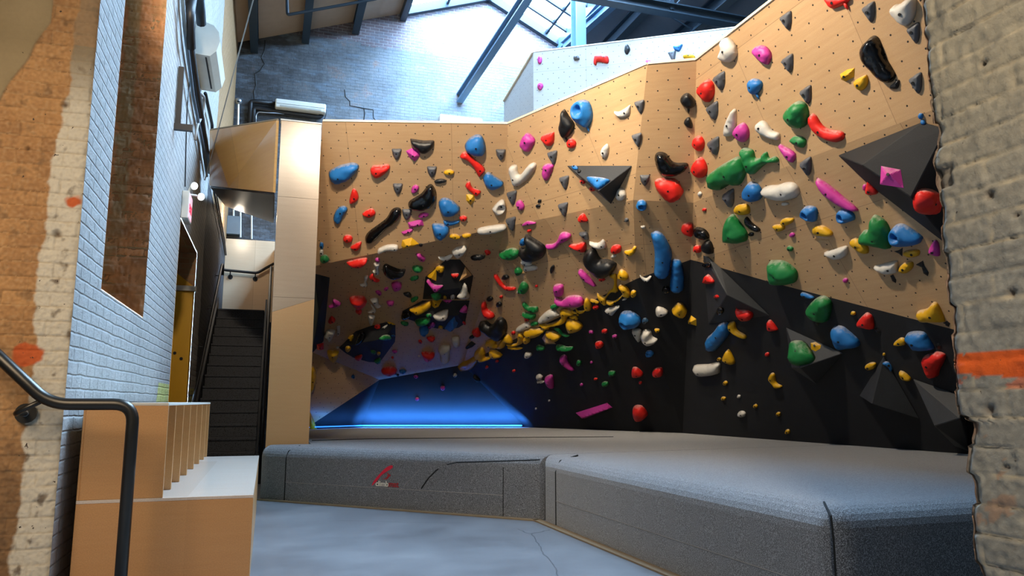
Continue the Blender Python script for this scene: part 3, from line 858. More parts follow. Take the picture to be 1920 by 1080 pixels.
p|big egg-shaped|1414,97 1417,87 1431,84 1442,91 1448,104 1442,121 1431,117 1420,106|L=big magenta egg-shaped hold near the sloping top edge
w|craggy|1349,107 1356,90 1356,75 1366,69 1380,83 1384,100 1376,115 1363,117|L=craggy white hold just under the top edge
k|big banana-shaped|1617,93 1626,75 1637,66 1646,68 1653,80 1662,106 1675,129 1681,142 1675,153 1664,156 1653,151 1637,133 1622,115|L=big glossy black banana-shaped hold;g
k|half-moon|1667,164 1685,149 1687,157 1682,167
y|shield-like|1575,139 1589,130 1603,127 1602,144 1586,153 1577,149|s
y|pick-like|1604,151 1616,143 1626,140 1629,153 1624,165 1614,170 1606,162
w|craggy two-horned|1671,21 1677,9 1689,6 1700,-2 1718,-4 1718,26 1706,47 1693,47 1680,35
g|rock-like|1475,209 1489,193 1501,188 1515,197 1517,224 1509,238 1491,240 1477,224|L=rough green rock-like hold beside a red banana-shaped hold
r|banana-shaped|1518,220 1523,212 1531,216 1542,233 1557,242 1577,245 1585,252 1582,262 1569,267 1553,264 1531,250 1520,233|L=red banana-shaped hold with a chalky pink top
p|square pyramid-like|1652,311 1689,318 1695,353 1650,346|s
r|big round|1711,373 1722,355 1742,353 1756,362 1756,398 1735,403 1715,395
r|cone|1631,332 1647,355 1644,364 1633,365 1624,360 1627,343
p|pale ball|E 1622,351,10,13,0
b|small upper|E 1727,217,10,12,0
b|small lower|E 1731,229,11,11,0
p|long spindle-shaped|1531,335 1534,333 1553,344 1580,366 1610,392 1602,396 1577,386 1555,371 1540,355|L=long magenta spindle-shaped hold slanting down
b|pocketed|1504,397 1509,387 1522,385 1533,391 1533,411 1526,415 1513,409 1505,403|pit=1516,400,5
b|pocketed|1571,404 1575,392 1589,391 1602,400 1604,411 1595,415 1582,419 1573,415|pit=1582,404,5
y|two-lobed|1525,428 1531,420 1547,423 1562,435 1559,442 1543,442 1529,438
t|flat pyramid-like|1526,449 1530,440 1569,447 1550,451|s;nb;h=.6
y|slab-like|1595,451 1603,445 1613,446 1628,461 1629,474 1619,474 1603,463
g|big hooded|1631,428 1637,404 1647,403 1663,415 1671,435 1672,463 1663,465 1635,459 1619,456 1612,445 1620,431|L=big hooded green hold with lumps at its lower side
b|big pocketed|1671,437 1677,423 1691,418 1708,426 1730,442 1730,449 1721,458 1687,461 1673,452|pit=1688,437,7;L=big blue pocketed hold under the black volume
w|lip-like|1545,473 1568,465 1587,460 1591,465 1589,477 1578,485 1566,486 1554,479|L=white lip-like hold on the lower plywood band
w|lip-like|1639,499 1652,495 1680,488 1685,491 1684,509 1666,514 1652,510
y|upper leaf-like|1694,473 1705,468 1724,468 1723,479 1705,482
y|lower leaf-like|1686,504 1691,495 1705,489 1713,492 1712,502 1700,512 1689,510
p|partly covered|1742,470 1752,450 1760,454 1763,479 1751,477
p|knob|E 1586,525,10,10,0
b|flat sliver-like|1502,549 1509,548 1527,556 1522,560 1506,556
g|mossy rock-like|1515,576 1527,561 1545,553 1559,563 1561,576 1555,599 1545,603 1530,597 1518,583|L=mossy green rock-like hold at the edge of the black paint
y|tiny|E 1600,587,10,8,0
r|fan-shaped|1609,602 1619,590 1627,585 1637,593 1640,615 1630,616 1612,610
b|big flake-like|1562,613 1578,610 1591,618 1612,638 1610,650 1594,652 1580,654 1569,643|L=big blue flake-like hold on the black paint
y|pinch-like|1676,643 1690,632 1700,637 1698,646 1683,648
b|big diamond-shaped|1699,629 1708,621 1732,621 1743,634 1753,652 1743,656 1718,655 1708,643|L=big blue diamond-shaped hold close to the grey brick wall end
r|big two-horned|1730,671 1743,661 1759,658 1773,663 1773,673 1763,693 1759,705 1743,708 1734,689|L=big red two-horned hold close to the orange stripe
g|big bubbly|1483,647 1492,640 1508,640 1518,650 1529,668 1525,678 1511,684 1492,686 1479,678 1480,664|L=big bubbly green hold on a black volume
y|shield-like|1520,643 1529,641 1540,647 1538,654 1529,659 1521,655|s
y|big peaked|1719,586 1725,581 1740,577 1750,566 1759,568 1768,586 1773,602 1764,603 1732,603 1722,593|L=big peaked yellow hold close to the grey brick wall end
y|stone-like|1622,686 1633,679 1643,680 1642,689 1630,694
y|coin-like|1687,695 1697,697 1710,710 1704,714 1692,709
b|hooked|1654,682 1662,677 1671,682 1674,691 1670,697 1665,689
y|dot-like|E 1658,664,6,6,0
b|big fist-like|1325,635 1338,622 1350,606 1361,602 1369,610 1368,626 1352,647 1338,659 1328,653|L=big blue fist-like hold on the black paint
y|banana-shaped|1367,606 1373,601 1379,604 1383,618 1399,628 1399,635 1387,631 1371,618|L=yellow banana-shaped hold on the black paint
g|broken wedge-like|1367,545 1373,541 1388,551 1386,558 1383,561 1390,572 1379,567 1368,558
r|beak-like|1379,575 1385,580 1403,581 1413,588 1410,596 1395,596 1383,588
r|small wedge|1440,602 1447,600 1459,616 1458,619 1443,619
r|tiny|E 1344,556,9,7,0
k|shiny cluster-like|E 1351,582,15,14,0|g
y|three-cornered|1356,671 1363,656 1369,656 1379,677 1375,683 1361,677
y|dot-like|E 1349,673,8,8,0
w|long bar-like|1301,685 1328,682 1349,679 1351,692 1346,701 1314,705|L=long whitish bar hold on the black paint
r|dot-like|E 1439,664,9,9,0
y|dot-like|E 1361,718,9,9,0
y|dot-like|E 1357,747,9,8,0
w|dot-like|E 1386,743,7,7,0
w|potato-like|E 1392,776,16,13,0
y|dot-like|E 1417,761,9,8,0
y|dot-like|E 1460,776,9,9,0
y|dot-like|E 1477,809,10,10,0
y|dangling hook-like|1442,708 1446,699 1453,700 1456,716 1467,723 1464,727 1455,727 1448,717
k|leaf-shaped|1059,204 1067,216 1078,232 1076,244 1069,254 1059,260 1052,251 1049,238 1053,223 1054,210|L=black leaf-shaped hold standing beside the blue donut;tail
b|donut|1075,208 1078,193 1090,186 1105,190 1112,210 1111,225 1103,239 1092,234 1077,221|pit=1091,201,7;tail;L=big blue donut-like hold under the sloping top edge
w|winged|1151,208 1160,209 1173,202 1182,196 1183,201 1181,214 1171,220 1162,220 1156,215
p|spindle-like|977,270 981,257 990,248 1004,261 1000,274 991,285 981,278
r|horned|1016,255 1037,247 1040,251 1039,266 1032,274 1024,270
r|oval|E 1072,268,18,20,0
w|leaf-shaped|1127,287 1130,276 1139,269 1143,278 1140,291 1133,296
w|wishbone|956,312 969,309 972,323 977,326 992,308 1003,304 1007,311 1001,323 986,340 967,350 960,336|L=white wishbone-like hold on the upper plywood
p|barrel-like|1019,317 1022,307 1038,307 1037,319 1026,339 1018,327
b|pale bar-like|1101,338 1111,333 1144,337 1137,346 1122,356 1111,349
b|small knob|E 1079,315,13,9,20
k|small knob|E 1086,321,8,8,0
r|small half-hidden|E 1093,340,11,9,30
r|lower half-hidden|E 1111,354,12,9,30
w|oval|E 1165,364,19,25,0
p|crumpled|969,379 976,374 984,385 981,394 973,391
k|upper chip|E 1012,377,8,7,-40
k|lower chip|E 1009,386,10,7,0
p|drip-like|E 1012,113,9,16,0
p|stub|E 1013,162,11,15,0
n|pebble|E 1081,109,12,10,20
r|boot-shaped|1113,111 1117,104 1133,103 1141,107 1141,119 1127,117 1120,117 1118,123 1113,120
k|beetle-shaped|E 1176,93,11,20,0
p|round|E 1216,119,15,14,0
b|bird-shaped|1262,87 1269,86 1280,83 1277,92 1273,97 1265,94
y|low block|1281,103 1294,101 1303,105 1302,111 1283,110
n|half-hidden chip|E 1007,207,9,5,0
"""
recs = []  # two tiny white cave holds are glints of light modelled as holds
for ln in HOLDS.strip().splitlines():
    if ln.startswith('#') or not ln.strip(): continue
    f = ln.split('|'); key, words, geo = f[0], f[1], f[2]
    opts = {}
    for o_ in (f[3].split(';') if len(f) > 3 else []):
        k, _, v = o_.partition('='); opts[k] = v
    if geo.startswith('E'):
        cx, cy, w, h, r = [float(q) for q in geo[2:].split(',')]; r = -math.radians(r)
        # a slightly irregular rounded pebble
        rr = random.Random(int(cx*7+cy))
        px = []
        for k in range(9):
            a_ = 2*math.pi*k/9; q = rr.uniform(.88, 1.08)
            x, y = math.cos(a_)*w/2*q, math.sin(a_)*h/2*q
            px.append((cx+x*math.cos(r)+y*math.sin(r), cy-x*math.sin(r)+y*math.cos(r)))
    else: px = [tuple(float(c) for c in q.split(',')) for q in geo.split()]
    recs.append((key, words, px, opts))
for q in FINS.split('|'):
    k, _, c = q.partition(' '); cx, cy = [float(z) for z in c.split(',')]
    sc = .8 if cy < 110 and cx < 1300 else (1.12 if cx > 1600 else 1)
    recs.append(('n', 'fin-shaped', [(cx+x*sc, cy+y*sc) for x, y in FIN[k]], {'fin': '1', 'h': '.75'}))
marks = []
for key, words, px, opts in recs:
    if 'L' in opts:
        cx, cy = sum(p[0] for p in px)/len(px), sum(p[1] for p in px)/len(px)
        L = opts['L']; short = L
        cuts = [L.find(c) for c in (' near ', ' beside ', ' closest ', ' slanting ', ' under ', ' lying ', ' touching ', ' on ', ' crossing ', ' above ', ' below ', ' over ', ' low ', ' sitting ', ' with ', ' peeking ', ' close ', ' standing ', ' dusted ', ' curving ', ' in ', ' just ', ' at ', ' leaning ', ' sprawling ', ' high ', ' running ')]
        cuts = [c for c in cuts if c > 0 and len(L[:c].split()) >= 3]
        if cuts: short = L[:min(cuts)]
        marks.append((cx, cy, short))
shorts = [m[2] for m in marks]
marks = [m for m in marks if shorts.count(m[2]) == 1]
used = set()
def direction(dx, dy):
    a_ = math.degrees(math.atan2(-dy, dx)) % 360
    return ['right of', 'up and right of', 'above', 'up and left of', 'left of', 'down and left of', 'below', 'down and right of'][int((a_+22.5)//45) % 8]
GN = {'r': 'red', 'k': 'black', 'b': 'blue', 'y': 'yellow', 'g': 'green', 'p': 'pink', 'w': 'white', 'n': 'grey', 't': 'tan'}
seed = 0
for key, words, px, opts in recs:
    seed += 1
    r = build_hold(px, opts, key, seed)
    if not r: continue
    o = r[0]
    cx, cy = sum(p[0] for p in px)/len(px), sum(p[1] for p in px)/len(px)
    if 'L' in opts: lab = opts['L']
    else:
        lab = None
        for d, mx, my, nm in sorted((math.hypot(cx-m[0], cy-m[1]), *m) for m in marks):
            near = 'just ' if d < 42 else ''
            ws = words.split(); k_ = 0
            while k_ < len(ws)-1 and ws[k_] in ('small', 'big', 'tiny', 'long', 'short', 'tall', 'upper', 'lower', 'pale', 'dark', 'shiny'): k_ += 1
            if ws[0] in ('tiny', 'small') and len(ws) == 1: k_ = 1
            cand = ' '.join(ws[:k_]+[HN[key]]+ws[k_:])+f" hold {near}{direction(cx-mx, cy-my)} the {nm}"
            if cand.replace('just ', '') not in used and len(cand.split()) <= 16: lab = cand; break
        if lab is None: print('FALLBACK', words, key, cx, cy)
        if lab is None: lab = f"{words} {HN[key]} hold on the wall"
    used.add(lab.replace('just ', ''))
    tag(o, lab, 'climbing hold', ('grey fin holds' if 'fin' in opts else GN[key]+' climbing holds'))
# small black route tags hanging under holds on the lower plywood band
for px, where in (([(1669,517),(1675,514),(1681,525),(1680,531),(1673,527)], 'under the lower white lip-like hold'),
                  ([(1676,471),(1685,469),(1693,464),(1692,481),(1686,476)], 'under the big blue pocketed hold'),
                  ([(1717,496),(1731,488),(1734,498),(1742,511),(1740,518),(1732,513),(1728,501)], 'right of the lower yellow leaf-like hold'),
                  ([(1640,617),(1646,614),(1651,621),(1649,626),(1643,623)], 'at the tip of the fan-shaped red hold'),
                  ([(1754,644),(1760,642),(1765,648),(1762,655),(1755,652)], 'at the tip of the big blue diamond-shaped hold'),
                  ([(1529,600),(1533,599),(1536,606),(1534,611),(1530,608)], 'under the mossy green hold'),
                  ([(1771,604),(1776,601),(1782,606),(1779,613),(1773,610)], 'at the tip of the big peaked yellow hold')):
    r = build_hold(px, {'nb': '', 'h': '.5', 's': ''}, 'k', 3)
    if r:
        r[0].name = 'route_tag'; tag(r[0], 'small black route tag '+where, 'route tag', 'black route tags')
# ------------------------------------------------------------------ floor and mats
bm = bmesh.new(); box(bm, (-3.2, -3.2, -.1), (9.2, 16.7, 0)); tag(obj('floor', bm, 'concrete'), kind='structure')
MH = .55
PA, PB = V((-.02, 8.42, 0)), V((2.27, 6.22, 0)); PC = V((2.34, 2.72, 0)); SR = V((6.3, 6.7, 0))
def prism(poly, h, bevel_front=.11):
    bm = bmesh.new(); lo = [bm.verts.new((p[0], p[1], .005)) for p in poly]; hi = [bm.verts.new((p[0], p[1], h)) for p in poly]
    n = len(poly); bm.faces.new(lo[::-1]); bm.faces.new(hi)
    for i in range(n): bm.faces.new((lo[i], lo[(i+1) % n], hi[(i+1) % n], hi[i]))
    bmesh.ops.recalc_face_normals(bm, faces=bm.faces); return bm, lo, hi
mats_g = 'carpeted crash mats'
mat_l = empty('crash_mat', PA, 'long charcoal carpeted crash mat running in front of the plywood column, with a red logo', 'crash mat', mats_g)
bm, lo, hi = prism([PA, PB, SR, (6.3, 14.2), (.48, 14.2), (.48, 8.56), (-.02, 8.56)], MH)
es = [e for e in bm.edges if (e.verts[0] in (hi[0], hi[1]) and e.verts[1] in (hi[0], hi[1]))] + [e for e in bm.edges if {e.verts[0], e.verts[1]} in ({hi[0], lo[0]}, {hi[6], hi[0]})]
bmesh.ops.bevel(bm, geom=es, offset=.11, segments=6, affect='EDGES', profile=.5)
world_child(obj('mat_body', bm, 'mat_carpet', None, False), mat_l)
mat_r = empty('crash_mat', PB, 'nearer charcoal carpeted crash mat bulging toward the broken grey brick wall end', 'crash mat', mats_g)
bm, lo, hi = prism([PB+V((.012, -.012, 0)), PC, (6.3, 2.72), SR-V((0, .012, 0))], MH)
es = [e for e in bm.edges if {e.verts[0], e.verts[1]} in ({hi[0], hi[1]}, {hi[1], hi[2]}, {hi[1], lo[1]}, {hi[0], lo[0]})]
bmesh.ops.bevel(bm, geom=es, offset=.12, segments=6, affect='EDGES', profile=.5)
world_child(obj('mat_body', bm, 'mat_carpet', None, False), mat_r)
dA = (PB-PA).normalized(); nA = V((dA.y, -dA.x, 0)); nA = nA if nA.dot(CAM-PA) > 0 else -nA
UPZ = V((0, 0, 1))
def seam_line(pts, parent, r=.004, mat='mat_seam', name='seam'):
    bm = bmesh.new(); tube(bm, pts, r, 6); return world_child(obj(name, bm, mat), parent)
def fa(s, z, o=.0): return PA+dA*s+UPZ*z+nA*o
LA = (PB-PA).length
seam_line([fa(.33, .01), fa(.33, .43), fa(.34, .5, -.02), fa(.40, .552, -.12)], mat_l, .006)
seam_line([fa(.33, .19), fa(LA-.35, .19)], mat_l, .0035, 'cable_grey')
seam_line([fa(LA-.35, .01), fa(LA-.35, .43)], mat_l, .004)
def fpx(u, v): return onpl(u, v, PA, nA, .001)
def onmat(u, v): return ax(u, v, 2, MH+.002)
seam_line([fpx(790, 916), fpx(803, 897), fpx(818, 882), onpl(828, 876, PA, nA, -.012), onpl(838, 871, PA, nA, -.05), onmat(856, 867), onmat(930, 865), onmat(1012, 862)], mat_l, .006)
seam_line([fpx(756, 913), fpx(786, 881)], mat_l, .0025, 'cable_grey')
def onmat(u, v): return ax(u, v, 2, MH+.003)
seam_line([onmat(585, 826), onmat(690, 823), onmat(1000, 820), onmat(1150, 819)], mat_l, .006)
pB = PB+V((.012, -.012, 0)); dB = (PC-pB).normalized()
def fb(s, z, o=.0): return pB+dB*s+UPZ*z+V((-1, 0, 0))*o
LB = (PC-pB).length
seam_line([fb(.33, .01), fb(.33, .43), fb(.33, .52, -.04), fb(.33, .562, -.2)], mat_r, .007)
seam_line([fb(.33, .2), fb(LB-.12, .2)], mat_r, .0035, 'cable_grey')
seam_line([PC+V((.0, .02, .01)), PC+V((.0, .02, .41)), PC+V((.02, .05, .51)), PC+V((.08, .16, .553))], mat_r, .005)
bm = bmesh.new()
for p, q in ((PA, PB), (PB, PC), (PC, V((6.3, 2.72, 0)))):
    d = (q-p).normalized(); n_ = V((d.y, -d.x, 0)); n_ = n_ if n_.dot(CAM-p) > 0 else -n_
    beam(bm, p+n_*.03+V((0, 0, .006)), q+n_*.03+V((0, 0, .006)), .07, .01)
tag(obj('trim_1', bm, 'tan_edge'), kind='structure')
# printed emblem on the mat front
def onfront(u, v, o=.004): return onpl(u, v, PA, nA, o)
emb = empty('mat_emblem_patch', onfront(722, 895), 'printed red and cream emblem with lettering on the mat front', 'emblem')
def polypx(name, px, mat, o=.004, th=.003):
    bm = bmesh.new(); f = bm.faces.new([bm.verts.new(onfront(u, v, o)) for u, v in px])
    r = bmesh.ops.extrude_face_region(bm, geom=[f]); bmesh.ops.translate(bm, vec=-nA*th, verts=[g for g in r['geom'] if isinstance(g, bmesh.types.BMVert)])
    bmesh.ops.recalc_face_normals(bm, faces=bm.faces); return world_child(obj(name, bm, mat), emb)
sw = [(1000,172),(1045,188),(1030,245),(900,325),(750,435),(640,575),(560,650),(512,695),(540,610),(640,470),(800,300),(900,215)]
polypx('swoosh', [(660+x/13.714, 860+y/13.714) for x, y in catmull(sw, 3)], 'red_print')
fg = [(900,345),(945,395),(960,440),(930,500),(890,535),(780,520),(870,500),(905,450),(915,400)]
polypx('climber_figure', [(660+x/13.714, 860+y/13.714) for x, y in fg], 'dull_red_print')
polypx('climber_head', [(660+(970+24*math.cos(k))/13.714, 860+(432+30*math.sin(k))/13.714) for k in [i*.7854 for i in range(8)]], 'dull_red_print')
def text_mesh(s, name, mat, org, ex, ey, width, parent, th=.003, bold=.02):
    cu = bpy.data.curves.new(name, 'FONT'); cu.body = s; cu.extrude = .02; cu.offset = bold
    to = bpy.data.objects.new(name, cu); COL.objects.link(to)
    me = bpy.data.meshes.new_from_object(to.evaluated_get(bpy.context.evaluated_depsgraph_get()))
    bpy.data.objects.remove(to); bpy.data.curves.remove(cu)
    xs = [v.co.x for v in me.vertices]; k = width/(max(xs)-min(xs)); x0 = min(xs); nz = ex.cross(ey)
    for v in me.vertices: v.co = org + ex*((v.co.x-x0)*k) + ey*(v.co.y*k) + nz*((v.co.z+.02)*th/.04)
    o = link(name, me, mat)
    if parent: world_child(o, parent)
    return o
p0, p1, p2 = onfront(704.3, 911.0), onfront(728.3, 912.3), onfront(748, 913.6)
text_mesh('climb', 'lettering', 'cream_print', p0, (p1-p0).normalized(), UPZ, (p1-p0).length, emb)
text_mesh('mat', 'lettering', 'dull_red_print', p1+dA*.004, (p2-p1).normalized(), UPZ, (p2-p1).length*.95, emb)

# ------------------------------------------------------------------ left wall with niche and doorway
XL = -.966
ys = [4.303, 4.92, 6.5, 8.5, 10.5, 16.5]; zs = [0, 1.66, 2.95, 5.2, 9.4]
bm = bmesh.new()
for i in range(5):
    for j in range(4):
        if i == 1 and j in (1, 2): continue
        if i == 3 and j in (0, 1): continue
        bm.faces.new([bm.verts.new((XL, y_, z_)) for y_, z_ in ((ys[i], zs[j]), (ys[i+1], zs[j]), (ys[i+1], zs[j+1]), (ys[i], zs[j+1]))])
bmesh.ops.remove_doubles(bm, verts=bm.verts, dist=1e-5)
tag(obj('wall_left', bm, 'white_brick'), kind='structure')
def lining(name, y0, y1, z0, z1, dep, mats):
    bm = bmesh.new()
    def q(pts, mi):
        f = bm.faces.new([bm.verts.new(p) for p in pts]); f.material_index = mi
    a, b = XL, XL-dep
    y0 += .004; y1 -= .004; z0 += .004; z1 -= .004
    q([(a, y1, z0), (b, y1, z0), (b, y1, z1), (a, y1, z1)], 0)
    q([(a, y0, z0), (a, y0, z1), (b, y0, z1), (b, y0, z0)], 0)
    q([(b, y0, z0), (b, y0, z1), (b, y1, z1), (b, y1, z0)], 1)
    q([(a, y0, z1), (a, y1, z1), (b, y1, z1), (b, y0, z1)], 0)
    q([(a, y0, z0+.002), (b, y0, z0+.002), (b, y1, z0+.002), (a, y1, z0+.002)], 0)
    return tag(obj(name, bm, mats), kind='structure')
def posJ(a, b):
    x = XL-.66 + a*.665; z = 1.665+b*3.53
    dep, mm, tone = brick_val(x, z, 31.0)
    n1 = noise.noise(V((x*4, z*1.2, 7))); n2 = noise.fractal(V((x*13, z*13, 4)), 1, 2, 4)
    c = mixc(lin('#cf9262'), lin('#a0704a'), min(1, max(0, .45+.35*tone+.6*n2)))
    c = mixc(c, lin('#c0a378'), min(.85, max(0, .35*mm+.9*n1+.3*n2)))
    k = min(1, max(0, (.06-abs(x-XL+.235+.02*n2))/.02))
    c = mixc(c, lin('#9a8a66'), k*.7*min(1, max(0, (z-2.1)*2)))
    return V((x, 6.49-dep*1.6, z)), c
def lateJ(): relief('trim_3', posJ, 70, 300, posJ)
lining('trim_2', 4.92, 6.5, 1.66, 5.2, .65, ['brown_brick', 'brown_brick_side'])
lining('door_1', 8.5, 10.5, 0, 2.95, .7, ['brown_brick', 'brown_brick_side'])
dr = empty('yellow_door', (XL, 10.45, 0), 'yellow painted door leaf folded back in the doorway of the white brick wall', 'door', None, 'thing')
world_child(obj('door_panel', rbox((XL-.62, 10.42, 0.01), (XL-.01, 10.47, 2.42), .004), 'yellow_paint'), dr)
world_child(obj('top_rail', rbox((XL-.62, 10.37, 2.425), (XL+.03, 10.48, 2.49), .004), 'white_trim'), dr)
bm = bmesh.new()
vs = [bm.verts.new(p) for p in ((XL-.02, 10.44, 2.5), (XL-.6, 10.44, 2.5), (XL-.6, 10.44, 2.95))]; bm.faces.new(vs)
r = bmesh.ops.extrude_face_region(bm, geom=bm.faces[:]); bmesh.ops.translate(bm, vec=(0, .03, 0), verts=[g for g in r['geom'] if isinstance(g, bmesh.types.BMVert)])
bmesh.ops.recalc_face_normals(bm, faces=bm.faces); world_child(obj('arched_top', bm, 'yellow_paint'), dr)
for z in (.9, 1.55, 1.62):
    bm = bmesh.new(); disc(bm, (XL-.1-.08*(z > 1.6), 10.422, z), (0, -1, 0), .02, .01, 10); world_child(obj('bolt', bm, 'dark_slot'), dr)

# ------------------------------------------------------------------ rough brick relief: left pier end and the broken right wall end
def brick_val(s, z, salt):
    """(relief depth, mortar mask, tone) of a hand-laid brick face"""
    ch = .074
    zz = z + .006*noise.noise(V((s*3, z*3, salt)))
    row = math.floor(zz/ch); fz = zz/ch-row
    ss = s + (.105 if row % 2 else 0) + .03*noise.noise(V((row*3.1, salt, 0)))
    c = math.floor(ss/.215); fs = ss/.215-c
    ez = min(fz, 1-fz)*ch; es_ = min(fs, 1-fs)*.215
    wob = .003*noise.noise(V((s*30, z*30, salt)))
    m = max(0, 1-max(0, ez-.001+wob)/.0045); m2 = max(0, 1-max(0, es_-.001+wob)/.0045)*.7
    mm = max(m, m2*.8)
    tone = noise.cell(V((row*1.7+.3, c*2.3+.1, salt)))
    dep = -.0055*mm + (.003 if salt == 23.0 else .006)*noise.noise(V((s*9, z*9, salt+3))) + .0045*noise.noise(V((s*45, z*45, salt))) + .003*noise.noise(V((s*110, z*110, salt))) + .003*(tone)
    return dep, mm, tone
def relief(name, f_pos, ns, nz, f_col):
    me = bpy.data.meshes.new(name); vs = []; cols = []
    for j in range(nz+1):
        for i in range(ns+1):
            p, c = f_pos(i/ns, j/nz); vs.append(p); cols.append(c)
    fs = [(j*(ns+1)+i, j*(ns+1)+i+1, (j+1)*(ns+1)+i+1, (j+1)*(ns+1)+i) for j in range(nz) for i in range(ns)]
    me.from_pydata(vs, [], fs)
    ca = me.color_attributes.new('Col', 'FLOAT_COLOR', 'POINT')
    for i, c in enumerate(cols): ca.data[i].color = (*c[:3], 1)
    for p in me.polygons: p.use_smooth = True
    o = link(name, me, 'relief_brick'); return tag(o, kind='structure')
def mixc(a, b, k): return tuple(x*(1-k)+y*k for x, y in zip(a[:3], b[:3]))
ORA, BRN, DRK, CRM, PLS, OSP, MOR = (lin(h) for h in ('#dba468', '#b98653', '#5e4630', '#efe4cc', '#c3ab80', '#e06a30', '#d3ac78'))
YA = 4.31
def posA(a, b):
    x = -1.6 + a*(XL+1.6); z = b*3.5
    dep, mm, tone = brick_val(x, z, 11.0)
    n1 = noise.noise(V((x*5, z*5, 2))); n2 = noise.fractal(V((x*14, z*14, 5)), 1, 2, 4)
    n3 = noise.noise(V((x*3.1, z*2.3, 8)))
    c = mixc(ORA, BRN, min(1, max(0, .4+.28*tone+.6*n2+.5*n3)))
    c = mixc(c, DRK, max(0, min(.55, (-n2-.25)*1.2)))
    c = mixc(c, lin('#8f6a42') if n2 < .1 else MOR, mm*.6)
    n4 = noise.noise(V((x*60, z*60, 3))); c = mixc(c, DRK if n4 < 0 else lin('#f0cfa0'), min(.3, abs(n4)*.35))
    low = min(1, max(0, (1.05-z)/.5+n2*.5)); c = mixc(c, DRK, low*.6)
    # cream painted band along the corner
    edge = -1.135 + .03*n1 + .015*n2 + (.05 if z > 2.3 else 0)*min(1, (z-2.3)/.4 if z > 2.3 else 0)
    k = min(1, max(0, (x-edge)/.012)); kk = k*(1 if z < 2.9 else .6)
    cr = mixc(mixc(CRM, lin('#b9a584'), min(.6, mm*.5+max(0, -n4*.5))), DRK, min(.8, max(0, (n2-.42)*2.2)))
    if z > 2.55: cr = mixc(cr, lin('#a99678'), min(1, (z-2.55)/.3))
    c = mixc(c, cr, kk)
    # old plaster patch at the upper part
    bl = 2.50 + (x+1.40)*2.35 + .06*n1
    pk = min(1, max(0, (z-bl)/.02)) if x < -1.19 else 0
    c = mixc(c, mixc(PLS, lin('#9c8760'), .5+.5*n1), pk); dep = dep*(1-pk*.8)+.006*pk
    for sx, sz, rr in ((-1.012, 2.04, .035), (-1.15, 1.235, .06)):
        q = math.hypot((x-sx)*.8, z-sz)+.015*n2
        if q < rr: c = mixc(c, OSP, min(1, (rr-q)/.012))
    for sx, sz, rr in ((-1.09, 2.56, .016), (-1.07, 1.86, .018), (-1.24, 2.3, .01)):
        q = math.hypot(x-sx, z-sz)
        if q < rr*1.6: dep -= .02*max(0, 1-q/rr/1.6); c = mixc(c, DRK, max(0, 1-q/rr/1.6))
    # rounded arris at the corner
    e = XL-x
    y = YA-dep + (.012*(1-e/.03)**2 if e < .03 else 0)
    return V((x, y, z)), c
lateJ()
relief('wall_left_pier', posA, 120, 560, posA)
bm = bmesh.new(); box(bm, (-1.6, 4.34, 0), (XL-.1, 4.36, 9.4)); box(bm, (-1.6, 4.32, 3.49), (XL-.002, 4.34, 9.4)); tag(obj('wall_left_core', bm, 'brown_brick'), kind='structure')
XR = 1.75
GRY, GR2, GRB, OST, ROUGH = (lin(h) for h in ('#a59f90', '#8b867a', '#b4a587', '#ff6c12', '#8c7d6c'))
def endy(z):
    row = math.floor(z/.074)
    j = .012*noise.cell(V((row*1.37, 4.2, 0))) + .02*noise.noise(V((z*7, 1, 3))) + .012*noise.noise(V((z*26, 2, 3)))
    return 1.55 + j*.8 + (-.02 if z < .95 else 0)
def posR(a, b):
    z = .0 + b*3.0; ye = endy(z)
    # a from 0 (deep on the broken end face) over the arris at .3 to the near end of the face at 1
    if a < .3:
        k = (.3-a)/.3; x = XR+.42*k; y = ye
        n2 = noise.fractal(V((x*16, z*16, 9)), 1, 2, 4)
        bump_ = .035*noise.noise(V((x*9, z*9, 1)))*min(1, k*5) + .015*n2*min(1, k*5)
        c = mixc(ROUGH, lin('#a8795a'), .5+.5*n2)
        return V((x, y+bump_, z)), c
    k = (a-.3)/.7; k = k**1.4; y = ye*(1-k) + (-.35)*k
    dep, mm, tone = brick_val(y, z, 23.0)
    n1 = noise.noise(V((y*4, z*4, 7))); n2 = noise.fractal(V((y*13, z*13, 4)), 1, 2, 4)
    c = mixc(GRY, GR2, min(1, max(0, .5+.45*n2+.25*tone)))
    n4 = noise.noise(V((y*70, z*70, 3))); c = mixc(c, lin('#5f5a50') if n4 < 0 else lin('#c4bda9'), min(.4, abs(n4)*.5))
    up = min(1, max(0, (z-1.35)/.5)); c = mixc(c, GRB, up*.75)
    c = mixc(c, lin('#cdb995'), max(0, min(.8, mm*(.65+n2)-.05)))
    c = mixc(c, lin('#6e6a60'), max(0, min(.5, (-n2-.3)*1.3)))
    lo_, hi_ = 1.075+(y-1.55)*.06, 1.128+(y-1.55)*.0
    w_ = .006*n1+.004*n2
    if lo_+w_ < z < hi_+w_: c = mixc(OST, lin('#d2541a'), .5+.5*n2)
    elif z < lo_ and z > lo_-.03 and n2 > .25: c = mixc(c, OST, .5)
    if z < .95 and n2 > .3 and ye-y < .12: c = mixc(c, lin('#b08a6c'), .7)
    for sy, sz, rr in ((1.40, 1.53, .012), (1.38, 1.88, .008), (1.46, .98, .012), (1.37, 1.27, .010), (1.43, .84, .008), (1.33, 1.46, .006)):
        q = math.hypot(y-sy, z-sz)
        if q < rr*1.5: dep -= .02*max(0, 1-q/rr/1.5); c = mixc(c, DRK, max(0, 1-q/rr/1.5)*.9)
    if 1.585 < z < 1.645 and ye-y < .055: dep -= .016; c = mixc(c, DRK, .35)
    e = ye-y
    x = XR-dep*.85 + (.016*(1-e/.025)**2 if e < .025 else 0)
    return V((x, y, z)), c
relief('wall_right_stub', posR, 190, 440, posR)
